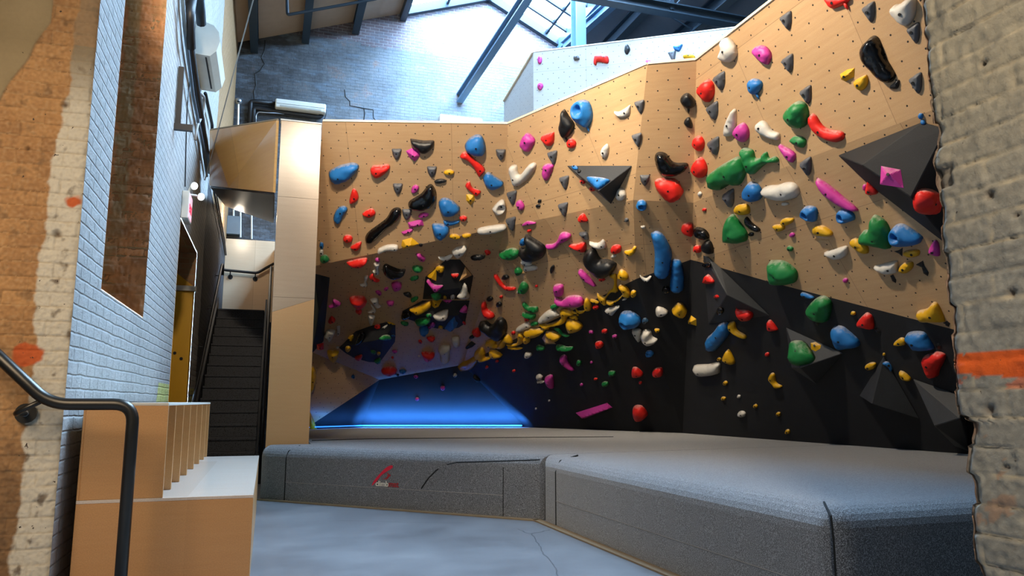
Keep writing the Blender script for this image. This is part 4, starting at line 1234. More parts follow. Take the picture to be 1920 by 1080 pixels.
bm = bmesh.new(); box(bm, (XR+.03, -.35, 0), (XR+.42, 1.44, 4.6)); tag(obj('wall_right_core', bm, 'room_grey'), kind='structure')

# ------------------------------------------------------------------ back wall, roof, skylight
RX, RZ = 4.73, 10.862
def rl(x): return 10.11+.36*(x-2.64)
def rr_(x): return 9.92-.49*(x-6.64)
bm = bmesh.new(); pts = [(-1.1, 0), (9.1, 0), (9.1, rr_(9.1)), (RX, RZ+.05), (-1.1, rl(-1.1))]
vs = [bm.verts.new((x, 16.5, z)) for x, z in pts]; v2 = [bm.verts.new((x, 16.7, z)) for x, z in pts]
bm.faces.new(vs); bm.faces.new(v2[::-1])
for i in range(5): bm.faces.new((vs[i], v2[i], v2[(i+1) % 5], vs[(i+1) % 5]))
bmesh.ops.recalc_face_normals(bm, faces=bm.faces); wb = tag(obj('wall_back', bm, 'back_brick'), kind='structure')
def crack(px, r):
    bm = bmesh.new(); tube(bm, [ax(u, v, 1, 16.497) for u, v in px], r, 4); obj('crack', bm, 'dark_slot', wb)
crack([(497,75),(496,95),(490,108),(496,120),(487,133),(478,138),(480,160),(476,172),(478,190)], .012)
crack([(646,168),(648,182),(656,190),(656,198),(682,203),(684,212),(682,226)], .011)
crack([(682,203),(700,206),(700,220),(706,228)], .009)
def slab(name, pts, mat, th=.12):
    bm = bmesh.new(); vs = [bm.verts.new(p) for p in pts]; v2 = [bm.verts.new(V(p)+V((0, 0, th))) for p in pts]; n = len(pts)
    bm.faces.new(vs); bm.faces.new(v2[::-1])
    for i in range(n): bm.faces.new((vs[i], v2[i], v2[(i+1) % n], vs[(i+1) % n]))
    bmesh.ops.recalc_face_normals(bm, faces=bm.faces); return tag(obj(name, bm, mat), kind='structure')
YN = 1.0
slab('ceiling_left', [(-1.1, YN, rl(-1.1)), (2.64, YN, rl(2.64)), (2.64, 16.7, rl(2.64)), (-1.1, 16.7, rl(-1.1))], 'roof_tan')
slab('ceiling_right', [(6.64, YN, rr_(6.64)), (9.2, YN, rr_(9.2)), (9.2, 16.7, rr_(9.2)), (6.64, 16.7, rr_(6.64))], 'roof_grey')
bm = bmesh.new(); box(bm, (-3.2, -3.2, 4.6), (9.2, YN+.1, 4.75)); tag(obj('ceiling_near', bm, 'room_grey'), kind='structure')
bm = bmesh.new(); box(bm, (-3.2, YN-.1, 4.6), (9.2, YN, 11.2)); tag(obj('wall_over_near', bm, 'room_grey'), kind='structure')
bm = bmesh.new(); box(bm, (-3.3, -3.3, 0), (9.3, -3.2, 4.7)); tag(obj('wall_behind', bm, 'room_grey'), kind='structure')
bm = bmesh.new(); box(bm, (-3.3, -3.3, 0), (-3.2, 4.4, 4.7)); tag(obj('wall_near_left', bm, 'room_grey'), kind='structure')
bm = bmesh.new(); box(bm, (-3.3, 4.33, 0), (-1.59, 4.42, 4.7)); tag(obj('wall_pier_left', bm, 'brown_brick'), kind='structure')
bm = bmesh.new(); box(bm, (-3.3, YN, 4.6), (XL-.1, 4.4, 4.75)); tag(obj('ceiling_pier', bm, 'room_grey'), kind='structure')
bm = bmesh.new(); box(bm, (XL-.15, YN, 4.6), (XL-.1, 4.4, 9.4)); tag(obj('wall_left_upper', bm, 'white_brick'), kind='structure')
bm = bmesh.new(); box(bm, (9.1, -3.3, 0), (9.3, 16.7, 9.6)); tag(obj('wall_right', bm, 'room_grey'), kind='structure')
YS = 4.8
# skylight: glazing on both slopes of the ridge, with glazing bars
wn = tag(bpy.data.objects.new('window_1', None), kind='structure'); COL.objects.link(wn); wn.location = (RX, 11, RZ)
for x0, x1, fz in ((2.64, RX, rl), (RX, 6.64, rr_)):
    z0, z1 = (fz(x0), RZ) if x0 < RX-.1 else (RZ, fz(x1))
    bm = bmesh.new(); vs = [bm.verts.new(p) for p in ((x0, YS, z0+.03), (x1, YS, z1+.03), (x1, 16.6, z1+.03), (x0, 16.6, z0+.03))]; bm.faces.new(vs)
    world_child(obj('glass_pane', bm, 'glass'), wn)
    y = 16.45
    while y > YS:
        bm = bmesh.new(); beam(bm, (x0, y, z0), (x1, y, z1), .07 if y < 16.3 else .18, .08 if y < 16.3 else .2); world_child(obj('glazing_bar', bm, 'dark_steel'), wn); y -= .62
    for s in ((.78,) if x0 > 4 else (.5,)):
        bm = bmesh.new(); beam(bm, (x0+(x1-x0)*s, YS, z0+(z1-z0)*s), (x0+(x1-x0)*s, 16.5, z0+(z1-z0)*s), .06, .07); world_child(obj('glazing_bar', bm, 'dark_steel'), wn)
bm = bmesh.new(); beam(bm, (2.64, YS, rl(2.64)-.06), (2.64, 16.5, rl(2.64)-.06), .14, .3); world_child(obj('frame', bm, 'dark_steel'), wn)
bm = bmesh.new(); beam(bm, (6.64, YS, rr_(6.64)-.05), (6.64, 16.5, rr_(6.64)-.05), .2, .3); world_child(obj('frame', bm, 'blue_steel'), wn)
bm = bmesh.new(); beam(bm, (RX, YS, RZ), (RX, 16.5, RZ), .12, .2); world_child(obj('frame', bm, 'blue_steel'), wn)
slab('ceiling_mid_left', [(2.64, YN, rl(2.64)), (RX, YN, RZ), (RX, YS, RZ), (2.64, YS, rl(2.64))], 'roof_tan')
slab('ceiling_mid_right', [(RX, YN, RZ), (6.64, YN, rr_(6.64)), (6.64, YS, rr_(6.64)), (RX, YS, RZ)], 'roof_grey')
for x in (-.62, .45, 1.55):
    bm = bmesh.new(); ibeam(bm, (x, YN, rl(x)-.16), (x, 16.5, rl(x)-.16), .16, .3); tag(obj('roof_beam', bm, 'dark_steel'), kind='structure')
for x in (7.35, 8.3):
    bm = bmesh.new(); ibeam(bm, (x, YN, rr_(x)-.16), (x, 16.5, rr_(x)-.16), .2, .3); tag(obj('roof_beam', bm, 'dark_steel'), kind='structure')
bm = bmesh.new(); pz = ax(1085, 90, 1, 14.2); ibeam(bm, (pz.x, 14.2, 0), (pz.x, 14.2, rr_(pz.x)), .22, .3, .03, V((0, 1, 0))); tag(obj('steel_post', bm, 'blue_steel'), 'blue painted steel post rising behind the pale upper climbing wall', 'post')
# truss across the hall
YT = 11.0
c0_, c1_ = ax(1130, -6, 1, YT), ax(1420, 50, 1, YT); zt = (c0_.z+c1_.z)/2
tr = empty('hanging_roof_truss', (c0_.x, YT, zt), 'dark blue steel roof truss crossing above the pale upper climbing wall', 'roof truss', None, 'thing')
bm = bmesh.new(); ibeam(bm, (c0_.x-4.5, YT, zt), (9.0, YT, zt), .2, .16); world_child(obj('bottom_chord', bm, 'dark_steel'), tr)
for x_ in (c0_.x+1.35,):
    bm = bmesh.new(); beam(bm, (x_, YT, zt), (x_, YT, rr_(x_)-.1), .08, .08, V((0, 1, 0))); world_child(obj('strut', bm, 'dark_steel'), tr)
    bm = bmesh.new(); beam(bm, (x_, YT, zt), (x_-1.3, YT, rr_(x_-1.3)-.2), .07, .07, V((0, 1, 0))); world_child(obj('strut', bm, 'dark_steel'), tr)
    bm = bmesh.new(); tube(bm, [(x_, YT, zt), (x_+1.1, YT, rr_(x_+1.1)-.1)], .015); world_child(obj('tie_rod', bm, 'dark_steel'), tr)
bm = bmesh.new(); tube(bm, [ax(1240, 22, 1, 12.6), ax(1310, 62, 1, 12.6)], .016); tag(obj('hanging_tie_rod', bm, 'dark_steel'), 'thin dark tie rod crossing under the grey roof slope', 'tie rod')
bm = bmesh.new(); tube(bm, [ax(1296, 60, 1, 12.3), ax(1350, 17, 1, 12.3)], .016); tag(obj('hanging_tie_rod', bm, 'dark_steel'), 'thin dark tie rod rising toward the truss strut', 'tie rod')
bm = bmesh.new(); e0 = ax(862, 184, 1, 16.5); e1 = at(1000, -25, 12.5); ibeam(bm, e0, e1, .16, .2, .03); tag(obj('steel_brace', bm, 'blue_steel'), 'long slanting steel brace running down to the white brick back wall', 'brace')
bm = bmesh.new(); ibeam(bm, ax(1056, 88, 1, 15.6), ax(1170, -14, 1, 13.0), .16, .2, .03); tag(obj('steel_rafter', bm, 'blue_steel'), 'blue steel rafter rising beside the steel post', 'rafter')
bm = bmesh.new(); tube(bm, fillet([at(538, -8, 13.5), at(539, 28, 13.5), at(705, -2, 13.8), at(760, -22, 14)], .05), .03, 8); tag(obj('hanging_sprinkler_pipe', bm, 'dark_steel'), 'thin dark sprinkler pipe hanging under the tan roof', 'pipe')

# ------------------------------------------------------------------ air conditioners
def ac(lo, hi, face, label):
    r = empty('air_conditioner', ((lo[0]+hi[0])/2, (lo[1]+hi[1])/2, lo[2]), label, 'air conditioner', 'wall mounted air conditioners')
    if face == 'y':
        bm = rbox(lo, hi, .03, 3); world_child(obj('casing', bm, 'white_plastic'), r); h = hi[2]-lo[2]
        world_child(obj('louvre', rbox((lo[0]+.1, lo[1]-.006, lo[2]+h*.08), (hi[0]-.1, lo[1]+.01, lo[2]+h*.3), .003, 1), 'grey_plastic'), r)
        world_child(obj('slot', rbox((lo[0]+.03, lo[1]-.004, lo[2]+h*.44), (hi[0]-.03, lo[1]+.01, lo[2]+h*.47), .001, 1), 'dark_slot'), r)
    return r
a, b = ax(517, 174, 1, 16.25), ax(611, 213, 1, 16.25)
ac((a.x, 16.24, b.z+.02), (b.x, 16.49, a.z-.12), 'y', 'white wall air conditioner with dark pipes on the sooty back brick wall')
a, b = ax(825, 213, 1, 16.25), ax(905, 232, 1, 16.25)
ac((a.x, 16.24, a.z-.42), (b.x, 16.49, a.z), 'y', 'white wall air conditioner partly hidden behind the plywood top edge')
r = empty('air_conditioner', (XL, 8.5, 4.6), 'white air conditioner high on the white brick wall seen end on among pipes', 'air conditioner', 'wall mounted air conditioners')
e0 = ax(362, 98, 0, XL); y0 = e0.y+.02; z0 = e0.z; w_, h_ = .27, .40
prof = [(0, 0), (.17, -.01), (.235, .06), (.268, .18), (.25, .29), (.19, .365), (.1, .39), (0, .4)]
def extr(prof, y0, y1, mi=0):
    bm = bmesh.new(); a_ = [bm.verts.new((XL+.004+x, y0, z0+z)) for x, z in prof]; b_ = [bm.verts.new((XL+.004+x, y1, z0+z)) for x, z in prof]
    bm.faces.new(a_); bm.faces.new(b_[::-1]); n = len(prof)
    for i in range(n): bm.faces.new((a_[i], b_[i], b_[(i+1) % n], a_[(i+1) % n]))
    bmesh.ops.recalc_face_normals(bm, faces=bm.faces); return bm
world_child(obj('casing', extr(prof, y0, y0+1.05), 'white_plastic'), r)
world_child(obj('slot', rbox((XL+.12, y0+.05, z0-.013), (XL+.138, y0+.95, z0+.0), .001, 1), 'dark_slot'), r)

# ------------------------------------------------------------------ pipes, cables, sign on the left wall
def wallpipe(px, r_, mat, label, x=-.9, name='wall_pipe', rad=.1, cat='pipe'):
    bm = bmesh.new(); tube(bm, fillet([ax(u, v, 0, x) for u, v in px], rad), r_, 8); return tag(obj(name, bm, mat, None, True), label, cat, 'pipes on the white brick wall' if cat == 'pipe' else None)
wallpipe([(349,-20),(356,80),(372,190),(393,322)], .038, 'black_pipe', 'thick black pipe running along the white brick wall under the air conditioner')
wallpipe([(341,-20),(347,60),(362,180),(380,270),(388,330)], .018, 'grey_box', 'slim grey conduit beside the thick black pipe')
wallpipe([(361,-10),(355,30),(358,90)], .045, 'black_pipe', 'short fat lagged pipe reaching the air conditioner end', -.86)
wallpipe([(372,172),(383,182),(382,212),(370,235),(366,262)], .016, 'cable_grey', 'curled grey drain hose below the air conditioner')
wallpipe([(374,-10),(377,45)], .05, 'dark_steel', 'dark lagged pipe rising above the air conditioner', -.84)
wallpipe([(385,175),(398,235),(397,262)], .022, 'black_pipe', 'thin black pipe dropping behind the plywood bulkhead', -.92)
wallpipe([(401,335),(412,400),(421,450),(424,478)], .014, 'cable_grey', 'bundled grey cable drooping along the stair wall', -.93, 'wall_cable', .05, 'cable')
wallpipe([(396,330),(409,400),(419,455),(422,478)], .012, 'black_pipe', 'black cable drooping along the stair wall', -.93, 'wall_cable', .05, 'cable')
wallpipe([(347,350),(349,260),(351,200),(357,140)], .006, 'black_pipe', 'thin black wire rising from the exit sign', -.955, 'wall_cable', .05, 'cable')
bm = bmesh.new(); tube(bm, [at(480, -20, 8.0), ax(384, 338, 0, -.9)], .007, 6); tag(obj('hanging_cable', bm, 'cable_grey'), 'taut pale cable strung from the roof past the plywood bulkhead', 'cable')
bk_ = ax(334, 125, 0, XL); bm = bmesh.new(); beam(bm, (XL+.03, bk_.y, bk_.z), (XL+.03, bk_.y+.02, bk_.z-.62), .03, .05, V((1, 0, 0))); beam(bm, (XL+.0, bk_.y+.02, bk_.z-.6), (XL+.16, bk_.y+.02, bk_.z-.6), .05, .06)
tag(obj('mounted_iron_bracket', bm, 'black_metal'), 'rusty iron bracket bolted to the white brick wall below the pipes', 'bracket')
s0 = ax(340, 382, 0, XL); sy, sz = s0.y, s0.z
sg = empty('exit_sign', (XL, sy, sz-.15), 'white exit sign box with red lettering and twin emergency lamps on the white brick wall', 'exit sign')
world_child(obj('sign_box', rbox((XL+.002, sy, sz-.15), (XL+.072, sy+.34, sz+.15), .006), 'white_plastic'), sg)
world_child(obj('face', rbox((XL+.071, sy+.02, sz-.13), (XL+.076, sy+.32, sz+.13), .001, 1), 'sign_face'), sg)
text_mesh('EXIT', 'lettering', 'sign_red', V((XL+.0765, sy+.045, sz-.065)), V((0, 1, 0)), UPZ, .25, sg, .003)
for k, (u, v) in enumerate(((358, 347), (365, 366))):
    c_ = V((XL+.10+.07*k, sy+.12+.06*k, sz+.24-.10*k)); d_ = V((.35, -.45, -.2)).normalized()
    bm = bmesh.new(); tube(bm, [c_-d_*.05, c_-d_*.02, c_, c_+d_*.01], [.01, .03, .043, .043], 14)
    h_ = world_child(obj('lamp_head', bm, 'white_plastic'), sg)
    bm = bmesh.new(); disc(bm, c_+d_*.0105, d_, .038, .003, 14); world_child(obj('lens', bm, 'lamp_glow'), sg)
    bm = bmesh.new(); tube(bm, [V((XL+.04, sy+.12, sz+.14)), c_-d_*.05], .012, 8); world_child(obj('lamp_arm', bm, 'white_plastic'), sg)

# ------------------------------------------------------------------ things on the back wall
def backpipe(px, r_, label, mat='black_pipe', y=16.42, cat='pipe', name='wall_pipe'):
    bm = bmesh.new(); tube(bm, fillet([ax(u, v, 1, y) for u, v in px], .08), r_, 8); return tag(obj(name, bm, mat, None, True), label, cat, 'pipes on the back wall')
backpipe([(520,195),(470,189),(468,240)], .05, 'upper black pipe bending down left of the back wall air conditioner')
backpipe([(605,211),(600,220),(476,202),(475,240)], .05, 'lower black pipe passing under the back wall air conditioner')
backpipe([(612,206),(611,218),(606,226)], .012, 'thin drain hose at the end of the back wall air conditioner')
backpipe([(545,214),(484,210),(480,216),(480,240)], .014, 'thin white conduit under the black pipes', 'silver')
cm = empty('mounted_camera', ax(447, 240, 1, 16.3), 'small grey ball camera on a thin pole against the sooty brick', 'camera')
bm = bmesh.new(); tube(bm, [ax(446, 242, 1, 16.3), ax(447, 196, 1, 16.3)], .025, 8); world_child(obj('pole', bm, 'silver'), cm)
bm = bmesh.new(); bmesh.ops.create_uvsphere(bm, u_segments=14, v_segments=8, radius=.075, matrix=Matrix.Translation(ax(447, 190, 1, 16.3))); world_child(obj('housing', bm, 'silver', None, True), cm)
bm = bmesh.new(); disc(bm, ax(447, 190, 1, 16.235), (0, -1, 0), .03, .006, 12); world_child(obj('lens', bm, 'dark_slot'), cm)

# ------------------------------------------------------------------ plywood column, bulkhead over the stairs
YC = 8.6
col = empty('plywood_column', (.23, YC, 0), 'tall pale plywood clad column between the stairs and the climbing wall', 'column', None, 'thing')
bm = bmesh.new(); box(bm, (.012, YC+.014, 0), (.455, 16.4, 4.195)); box_uv(bm); world_child(obj('body', bm, 'plywood_plain'), col)
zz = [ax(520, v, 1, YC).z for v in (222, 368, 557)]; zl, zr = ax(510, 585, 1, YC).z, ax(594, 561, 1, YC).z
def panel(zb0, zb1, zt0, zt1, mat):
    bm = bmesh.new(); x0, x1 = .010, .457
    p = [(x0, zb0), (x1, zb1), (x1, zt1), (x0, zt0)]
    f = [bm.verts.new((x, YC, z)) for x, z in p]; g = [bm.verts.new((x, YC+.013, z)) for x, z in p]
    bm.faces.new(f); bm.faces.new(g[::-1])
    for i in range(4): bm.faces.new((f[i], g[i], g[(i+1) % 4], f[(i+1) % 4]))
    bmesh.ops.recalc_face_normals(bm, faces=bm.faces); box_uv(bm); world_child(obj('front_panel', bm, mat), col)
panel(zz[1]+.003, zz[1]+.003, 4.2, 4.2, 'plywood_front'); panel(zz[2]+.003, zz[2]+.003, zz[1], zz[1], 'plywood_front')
panel(zl+.002, zr+.002, zz[2], zz[2], 'plywood_front'); panel(.3, .3, zl, zr, 'bench_ply')  # slanted cut paints a shadow edge as a change of plywood tone
bm = bmesh.new(); box(bm, (.0, YC-.01, 4.2), (.46, YC+.1, 4.215)); world_child(obj('top_edge', bm, 'white_trim'), col)
TLb, BLb, TRb, BRb = ax(395, 245, 0, -.85), ax(395, 348, 0, -.85), V((-.03, YC, 4.19)), V((-.03, YC, ax(526, 362, 1, YC).z))
bh = empty('plywood_bulkhead', BRb, 'slanting honey plywood bulkhead bridging from the column to the white brick wall', 'bulkhead', None, 'thing')
bm = bmesh.new()
mT, mB = TLb.lerp(TRb, .34), BLb.lerp(BRb, .34)
q = [bm.verts.new(p) for p in (BLb, mB, BRb, TRb, mT, TLb)]
bm.faces.new((q[0], q[1], q[4], q[5])); bm.faces.new((q[1], q[2], q[3], q[4])); bmesh.ops.triangulate(bm, faces=bm.faces)
bm.normal_update(); planar_uv(bm, V((-.9, -.4, 0)))
o = obj('panel', bm, 'plywood_honey'); md = o.modifiers.new('solid', 'SOLIDIFY'); md.thickness = .03; md.offset = 0; world_child(o, bh)
bm = bmesh.new(); tube(bm, [TLb+V((0, 0, .01)), TRb+V((0, 0, .01))], .014, 6); world_child(obj('top_edge', bm, 'tan_edge'), bh)
bm = bmesh.new(); q = [bm.verts.new(p) for p in (BLb+V((0, .03, .0)), BRb+V((0, .03, .0)), V((-.03, 14.6, ax(522, 417, 1, 14.6).z)), V((-.9, 14.6, ax(413, 384, 1, 14.6).z)))]
bm.faces.new(q); bmesh.ops.triangulate(bm, faces=bm.faces); bm.normal_update(); planar_uv(bm, V((0, 0, 1)))
o = obj('soffit', bm, 'soffit'); md = o.modifiers.new('solid', 'SOLIDIFY'); md.thickness = .04; md.offset = 0; world_child(o, bh)

# ------------------------------------------------------------------ stairs and landing
SX0, SX1, SY0, NR, RISE, RUN = -.955, -.065, 10.25, 15, .1767, .2835
st = empty('stairs', (-.5, SY0, 0), 'black perforated metal staircase climbing between the white brick wall and the plywood column', 'staircase')
for i in range(NR):
    z = RISE*(i+1); y = SY0+RUN*i
    bm = bmesh.new(); box(bm, (SX0+.05, y-.025, z-.03), (SX1-.05, y+RUN+.01, z)); box(bm, (SX0+.05, y, z-RISE), (SX1-.05, y+.012, z-.03))
    world_child(obj('step', bm, 'stair_metal'), st)
for x in (SX0+.025, SX1-.025):
    bm = bmesh.new(); beam(bm, (x, SY0-.1, .1), (x, SY0+RUN*NR, RISE*NR+.1), .03, .3); world_child(obj('stringer', bm, 'black_metal'), st)
bm = bmesh.new(); box(bm, (SX0, SY0+RUN*NR, RISE*NR-.06), (-.075, 16.29, RISE*NR)); world_child(obj('landing', bm, 'stair_metal'), st)
zt_ = RISE*NR
bm = bmesh.new(); box(bm, (XL+.004, 16.3, zt_), (.01, 16.36, ax(470, 450, 1, 16.3).z)); box_uv(bm); o = obj('plywood_board', bm, 'landing_ply'); tag(o, 'pale plywood panel facing the stair landing', 'panel')
hr = empty('wall_handrail', (-.88, SY0, 1), 'black handrail following the stairs along the white brick wall', 'handrail')
bm = bmesh.new(); tube(bm, fillet([(-.88, SY0-.3, .85), (-.88, SY0+.02, .98), (-.88, SY0+RUN*14, .98+RISE*14), (-.88, SY0+RUN*14+.25, .98+RISE*14+.05), (-.88, SY0+RUN*14+.28, .98+RISE*14-.15)], .08), .021, 8); world_child(obj('rail', bm, 'black_metal', None, True), hr)
for k in (1, 5, 9, 13):
    p = V((-.88, SY0+.02+RUN*k, .98+RISE*k)); bm = bmesh.new(); tube(bm, fillet([p, p+V((0, 0, -.07)), V((XL, p.y, p.z-.07))], .03), .009, 6); disc(bm, (XL, p.y, p.z-.07), (1, 0, 0), .035, .008, 12); world_child(obj('bracket', bm, 'black_metal'), hr)
h2 = empty('landing_handrail', (-.5, 16.2, zt_+.9), 'black handrail fixed across the pale landing panel', 'handrail')
YH = 16.2; pts = [ax(417, 493, 1, YH), ax(418, 506, 1, YH), ax(482, 512, 1, YH), ax(514, 494, 1, YH)]
bm = bmesh.new(); tube(bm, fillet(pts, .06), .028, 8); world_child(obj('rail', bm, 'black_metal', None, True), h2)
for u, v in ((432, 507), (479, 511)):
    p = ax(u, v, 1, YH); bm = bmesh.new(); tube(bm, fillet([p, p+V((0, 0, -.1)), V((p.x, 16.3, p.z-.12))], .03), .012, 6); disc(bm, (p.x, 16.3, p.z-.12), (0, -1, 0), .05, .01, 12); world_child(obj('bracket', bm, 'black_metal'), h2)
h3 = empty('stair_railing', (-.03, SY0, 0), 'black stair railing with posts standing along the plywood column side', 'railing')
xr = -.035
bm = bmesh.new(); tube(bm, fillet([(xr, SY0-.25, .0), (xr, SY0-.25, .9), (xr, SY0+RUN*14, .98+RISE*14), (xr, SY0+RUN*14+.3, .98+RISE*14+.04), (xr, SY0+RUN*14+.3, zt_)], .08), .024, 8); world_child(obj('rail', bm, 'black_metal', None, True), h3)
for k in (0, 4, 8, 11, 14):
    bm = bmesh.new(); beam(bm, (xr, SY0+RUN*k+.05, RISE*k), (xr, SY0+RUN*k+.05, .98+RISE*k), .04, .04, V((0, 1, 0))); world_child(obj('post', bm, 'black_metal'), h3)
bm = bmesh.new(); a_, b_ = ax(427, 406, 1, 16.4), ax(449, 441, 1, 16.4); box(bm, (a_.x, 16.3, b_.z), (b_.x, 16.49, a_.z)); tag(obj('electrical_box', bm, 'grey_box'), 'grey electrical box on the dark brick above the landing panel', 'electrical box')
for u, v0, v1, lb in ((438, 393, 405, 'short white conduit stub above the grey electrical box'), (451, 398, 445, 'white vertical conduit beside the grey electrical box'), (472, 402, 448, 'white vertical conduit on the dark brick close to the column')):
    bm = bmesh.new(); tube(bm, [ax(u, v0, 1, 16.44), ax(u, v1, 1, 16.44)], .018, 8); tag(obj('wall_conduit', bm, 'white_plastic'), lb, 'pipe', 'white conduits above the landing')

# ------------------------------------------------------------------ bench, cubby shelf, handrail in front
YB0, YB1, XB0, XB1, XM = 4.44, 7.62, -.905, -.045, -.5
bn = empty('storage_bench', ((XB0+XB1)/2, 5.8, 0), 'long low birch plywood bench standing along the white brick wall', 'bench')
def plypart(name, lo, hi, mat, root, w=.002):
    bm = rbox(lo, hi, w, 1); box_uv(bm); return world_child(obj(name, bm, mat), root)
plypart('end_panel', (XB0, YB0, 0), (XB1, YB0+.018, .482), 'bench_ply', bn)
plypart('end_panel', (XB0, YB1-.018, 0), (XB1, YB1, .482), 'bench_ply', bn)
plypart('front_panel', (XB1-.018, YB0+.018, 0), (XB1, YB1-.018, .482), 'bench_ply', bn)
plypart('back_panel', (XB0, YB0+.018, 0), (XB0+.018, YB1-.018, .482), 'bench_ply', bn)
plypart('seat', (XB0, YB0, .4825), (XB1, YB1, .5), 'bench_top', bn)
cb = empty('cubby_shelf', ((XB0+XM)/2, 5.8, .5), 'birch plywood cubby unit with open compartments sitting on the long bench', 'cubby shelf')
YD = [4.44, 4.83, 5.27, 5.73, 6.24, 6.74, 7.22, 7.58]
for i, y in enumerate(YD):
    y1 = y+.02; plypart('end_panel' if i in (0, 7) else 'divider', (XB0+.012, y, .5005), (XM if i == 0 else XM-.003, y1, .981), 'bench_ply', cb)
plypart('back_panel', (XB0, 4.4405, .5005), (XB0+.012, 7.6, .981), 'bench_ply', cb)
plypart('top', (XB0, 4.44, .9815), (XM, 7.6, .998), 'white_trim', cb)
rl_ = empty('entry_handrail', (-.6, 4.1, 0), 'thick black steel handrail bending down in front of the plywood bench', 'handrail')
YR = 4.08
pts = [ax(-160, 520, 1, YR), ax(92, 758, 1, YR), ax(251, 758, 1, YR), V((ax(251, 758, 1, YR).x, YR, .0))]
bm = bmesh.new(); tube(bm, fillet(pts, .09, 8), .0285, 18); world_child(obj('rail', bm, 'rail_metal', None, True), rl_)
fc = ax(49, 775, 1, YA-.012); pj = ax(82, 748, 1, YR)
bm = bmesh.new(); disc(bm, fc, (0, -1, 0), .048, .012, 24); fl = world_child(obj('wall_flange', bm, 'rail_metal'), rl_)
bm = bmesh.new(); tube(bm, fillet([fc+V((0, -.01, 0)), V((fc.x, YR+.03, fc.z)), V((pj.x-.01, YR, pj.z-.01))], .04), .013, 10); world_child(obj('bracket_arm', bm, 'rail_metal', None, True), rl_)
bm = bmesh.new(); disc(bm, fc+V((0, -.012, 0)), (0, -1, 0), .016, .01, 12); world_child(obj('bolt', bm, 'silver'), rl_)

# ------------------------------------------------------------------ LED strip in the cave
ld = empty('led_strip', (2.6, 13.2, .55), 'blue glowing LED strip along the foot of the cave wall behind the mats', 'light strip')
e_ = (S_-U_).normalized(); nn = V((e_.y, -e_.x, 0)); nn = nn if nn.dot(CAM-U_) > 0 else -nn
bm = bmesh.new(); beam(bm, U_+nn*.10+V((0, 0, .035)), S_+nn*.10-e_*.06+V((0, 0, .035)), .03, .02); beam(bm, Q_+V((.05, -.10, .035)), U_+V((0, -.12, .035)), .03, .02); world_child(obj('strip', bm, 'led_blue'), ld)
bm = bmesh.new(); beam(bm, U_+nn*.10+V((0, 0, .022)), S_+nn*.10-e_*.06+V((0, 0, .022)), .05, .006); world_child(obj('channel', bm, 'black_metal'), ld)

# ------------------------------------------------------------------ light
def area(name, loc, aim, sx, sy, watts, col, portal=False):
    l = bpy.data.lights.new(name, 'AREA'); l.shape = 'RECTANGLE'; l.size = sx; l.size_y = sy; l.energy = watts; l.color = col
    o = bpy.data.objects.new(name, l); COL.objects.link(o); o.location = loc
    o.rotation_euler = (V(aim)-V(loc)).to_track_quat('-Z', 'Y').to_euler()
    if portal: l.cycles.is_portal = True
    return o
W = bpy.data.worlds.new('sky'); SC.world = W; W.use_nodes = True
bg = W.node_tree.nodes['Background']; bg.inputs['Color'].default_value = (.45, .70, 1.0, 1); bg.inputs['Strength'].default_value = 56.0
def slope_portal(x0, z0, x1, z1):
    l = area('skylight_portal', (0, 0, 0), (0, 0, -1), 1, 1, 1, (1, 1, 1), True)
    a_, b_ = V((x0, 0, z0)), V((x1, 0, z1)); ex = (b_-a_).normalized(); ey = V((0, 1, 0)); ez = ex.cross(ey)
    if ez.z < 0: ex = -ex; ez = -ez
    m = Matrix((ex, ey, ez)).transposed().to_4x4(); m.translation = (a_+b_)/2+V((0, (YS+16.5)/2, .12)); l.matrix_world = m
    l.data.size = (b_-a_).length; l.data.size_y = 16.5-YS
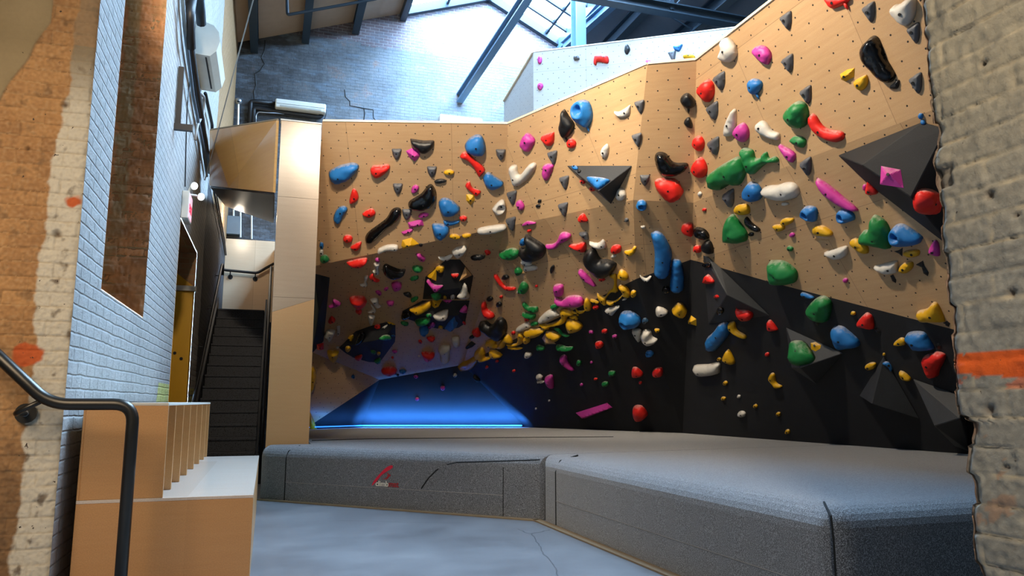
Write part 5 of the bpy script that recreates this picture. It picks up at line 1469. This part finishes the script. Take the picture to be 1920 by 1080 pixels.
slope_portal(2.64, rl(2.64), RX, RZ); slope_portal(RX, RZ, 6.64, rr_(6.64))
def spot(name, loc, aim, watts, col, ang=120, blend=.6, rad=.12):
    l = bpy.data.lights.new(name, 'SPOT'); l.energy = watts; l.color = col; l.spot_size = math.radians(ang); l.spot_blend = blend; l.shadow_soft_size = rad
    o = bpy.data.objects.new(name, l); COL.objects.link(o); o.location = loc; o.rotation_euler = (V(aim)-V(loc)).to_track_quat('-Z', 'Y').to_euler(); return o
def point(name, loc, watts, col, rad=.15):
    l = bpy.data.lights.new(name, 'POINT'); l.energy = watts; l.color = col; l.shadow_soft_size = rad
    o = bpy.data.objects.new(name, l); COL.objects.link(o); o.location = loc; return o
WARM = (1, .84, .64)
spot('hall_spot', V((.33, 4.72, 5.12)), V((2.6, 8.2, 4.3)), 1150, WARM, 78, .7, .12)
spot('hall_spot', rot(-1.85, 4.4, 5.0), V((-.35, 9.0, 3.5)), 310, WARM, 50, .7, .1)  # added unseen spot, brightens the column, stairs and bulkhead
spot('hall_spot', V((1.5, 4.4, 5.2)), V((4.8, 5.9, 2.6)), 760, WARM, 98, .8, .1)
spot('entry_fill', V((-2.2, .6, 3.6)), V((-.9, 4.35, 1.2)), 520, (1, .80, .58), 70, .7, 1.2)  # unseen fill added for the warm light on pier and bench
spot('entry_fill', V((.5, -.9, 3.2)), V((1.75, 1.3, 1.3)), 420, (1, .90, .76), 60, .6, .2)  # unseen fill added to brighten the broken right wall end
point('landing_lamp', V((-.7, 14.9, 4.55)), 32, WARM, .08)
point('entry_fill', V((-.6, -1.2, 3.4)), 50, (1, .93, .84), .3)  # unseen front fill added behind the camera
for p_, q_, w_ in ((U_, S_, 85), (Q_, U_, 2.5)):
    d_ = (q_-p_).normalized(); m_ = V((d_.y, -d_.x, 0)); m_ = m_ if m_.dot(CAM-p_) > 0 else -m_
    area('led_light', (p_+q_)/2+m_*.30+V((0, 0, .03)), (p_+q_)/2+V((0, 0, .3)), (q_-p_).length-.12, .04, w_, (.045, .27, 1.0)).data.spread = math.radians(160)
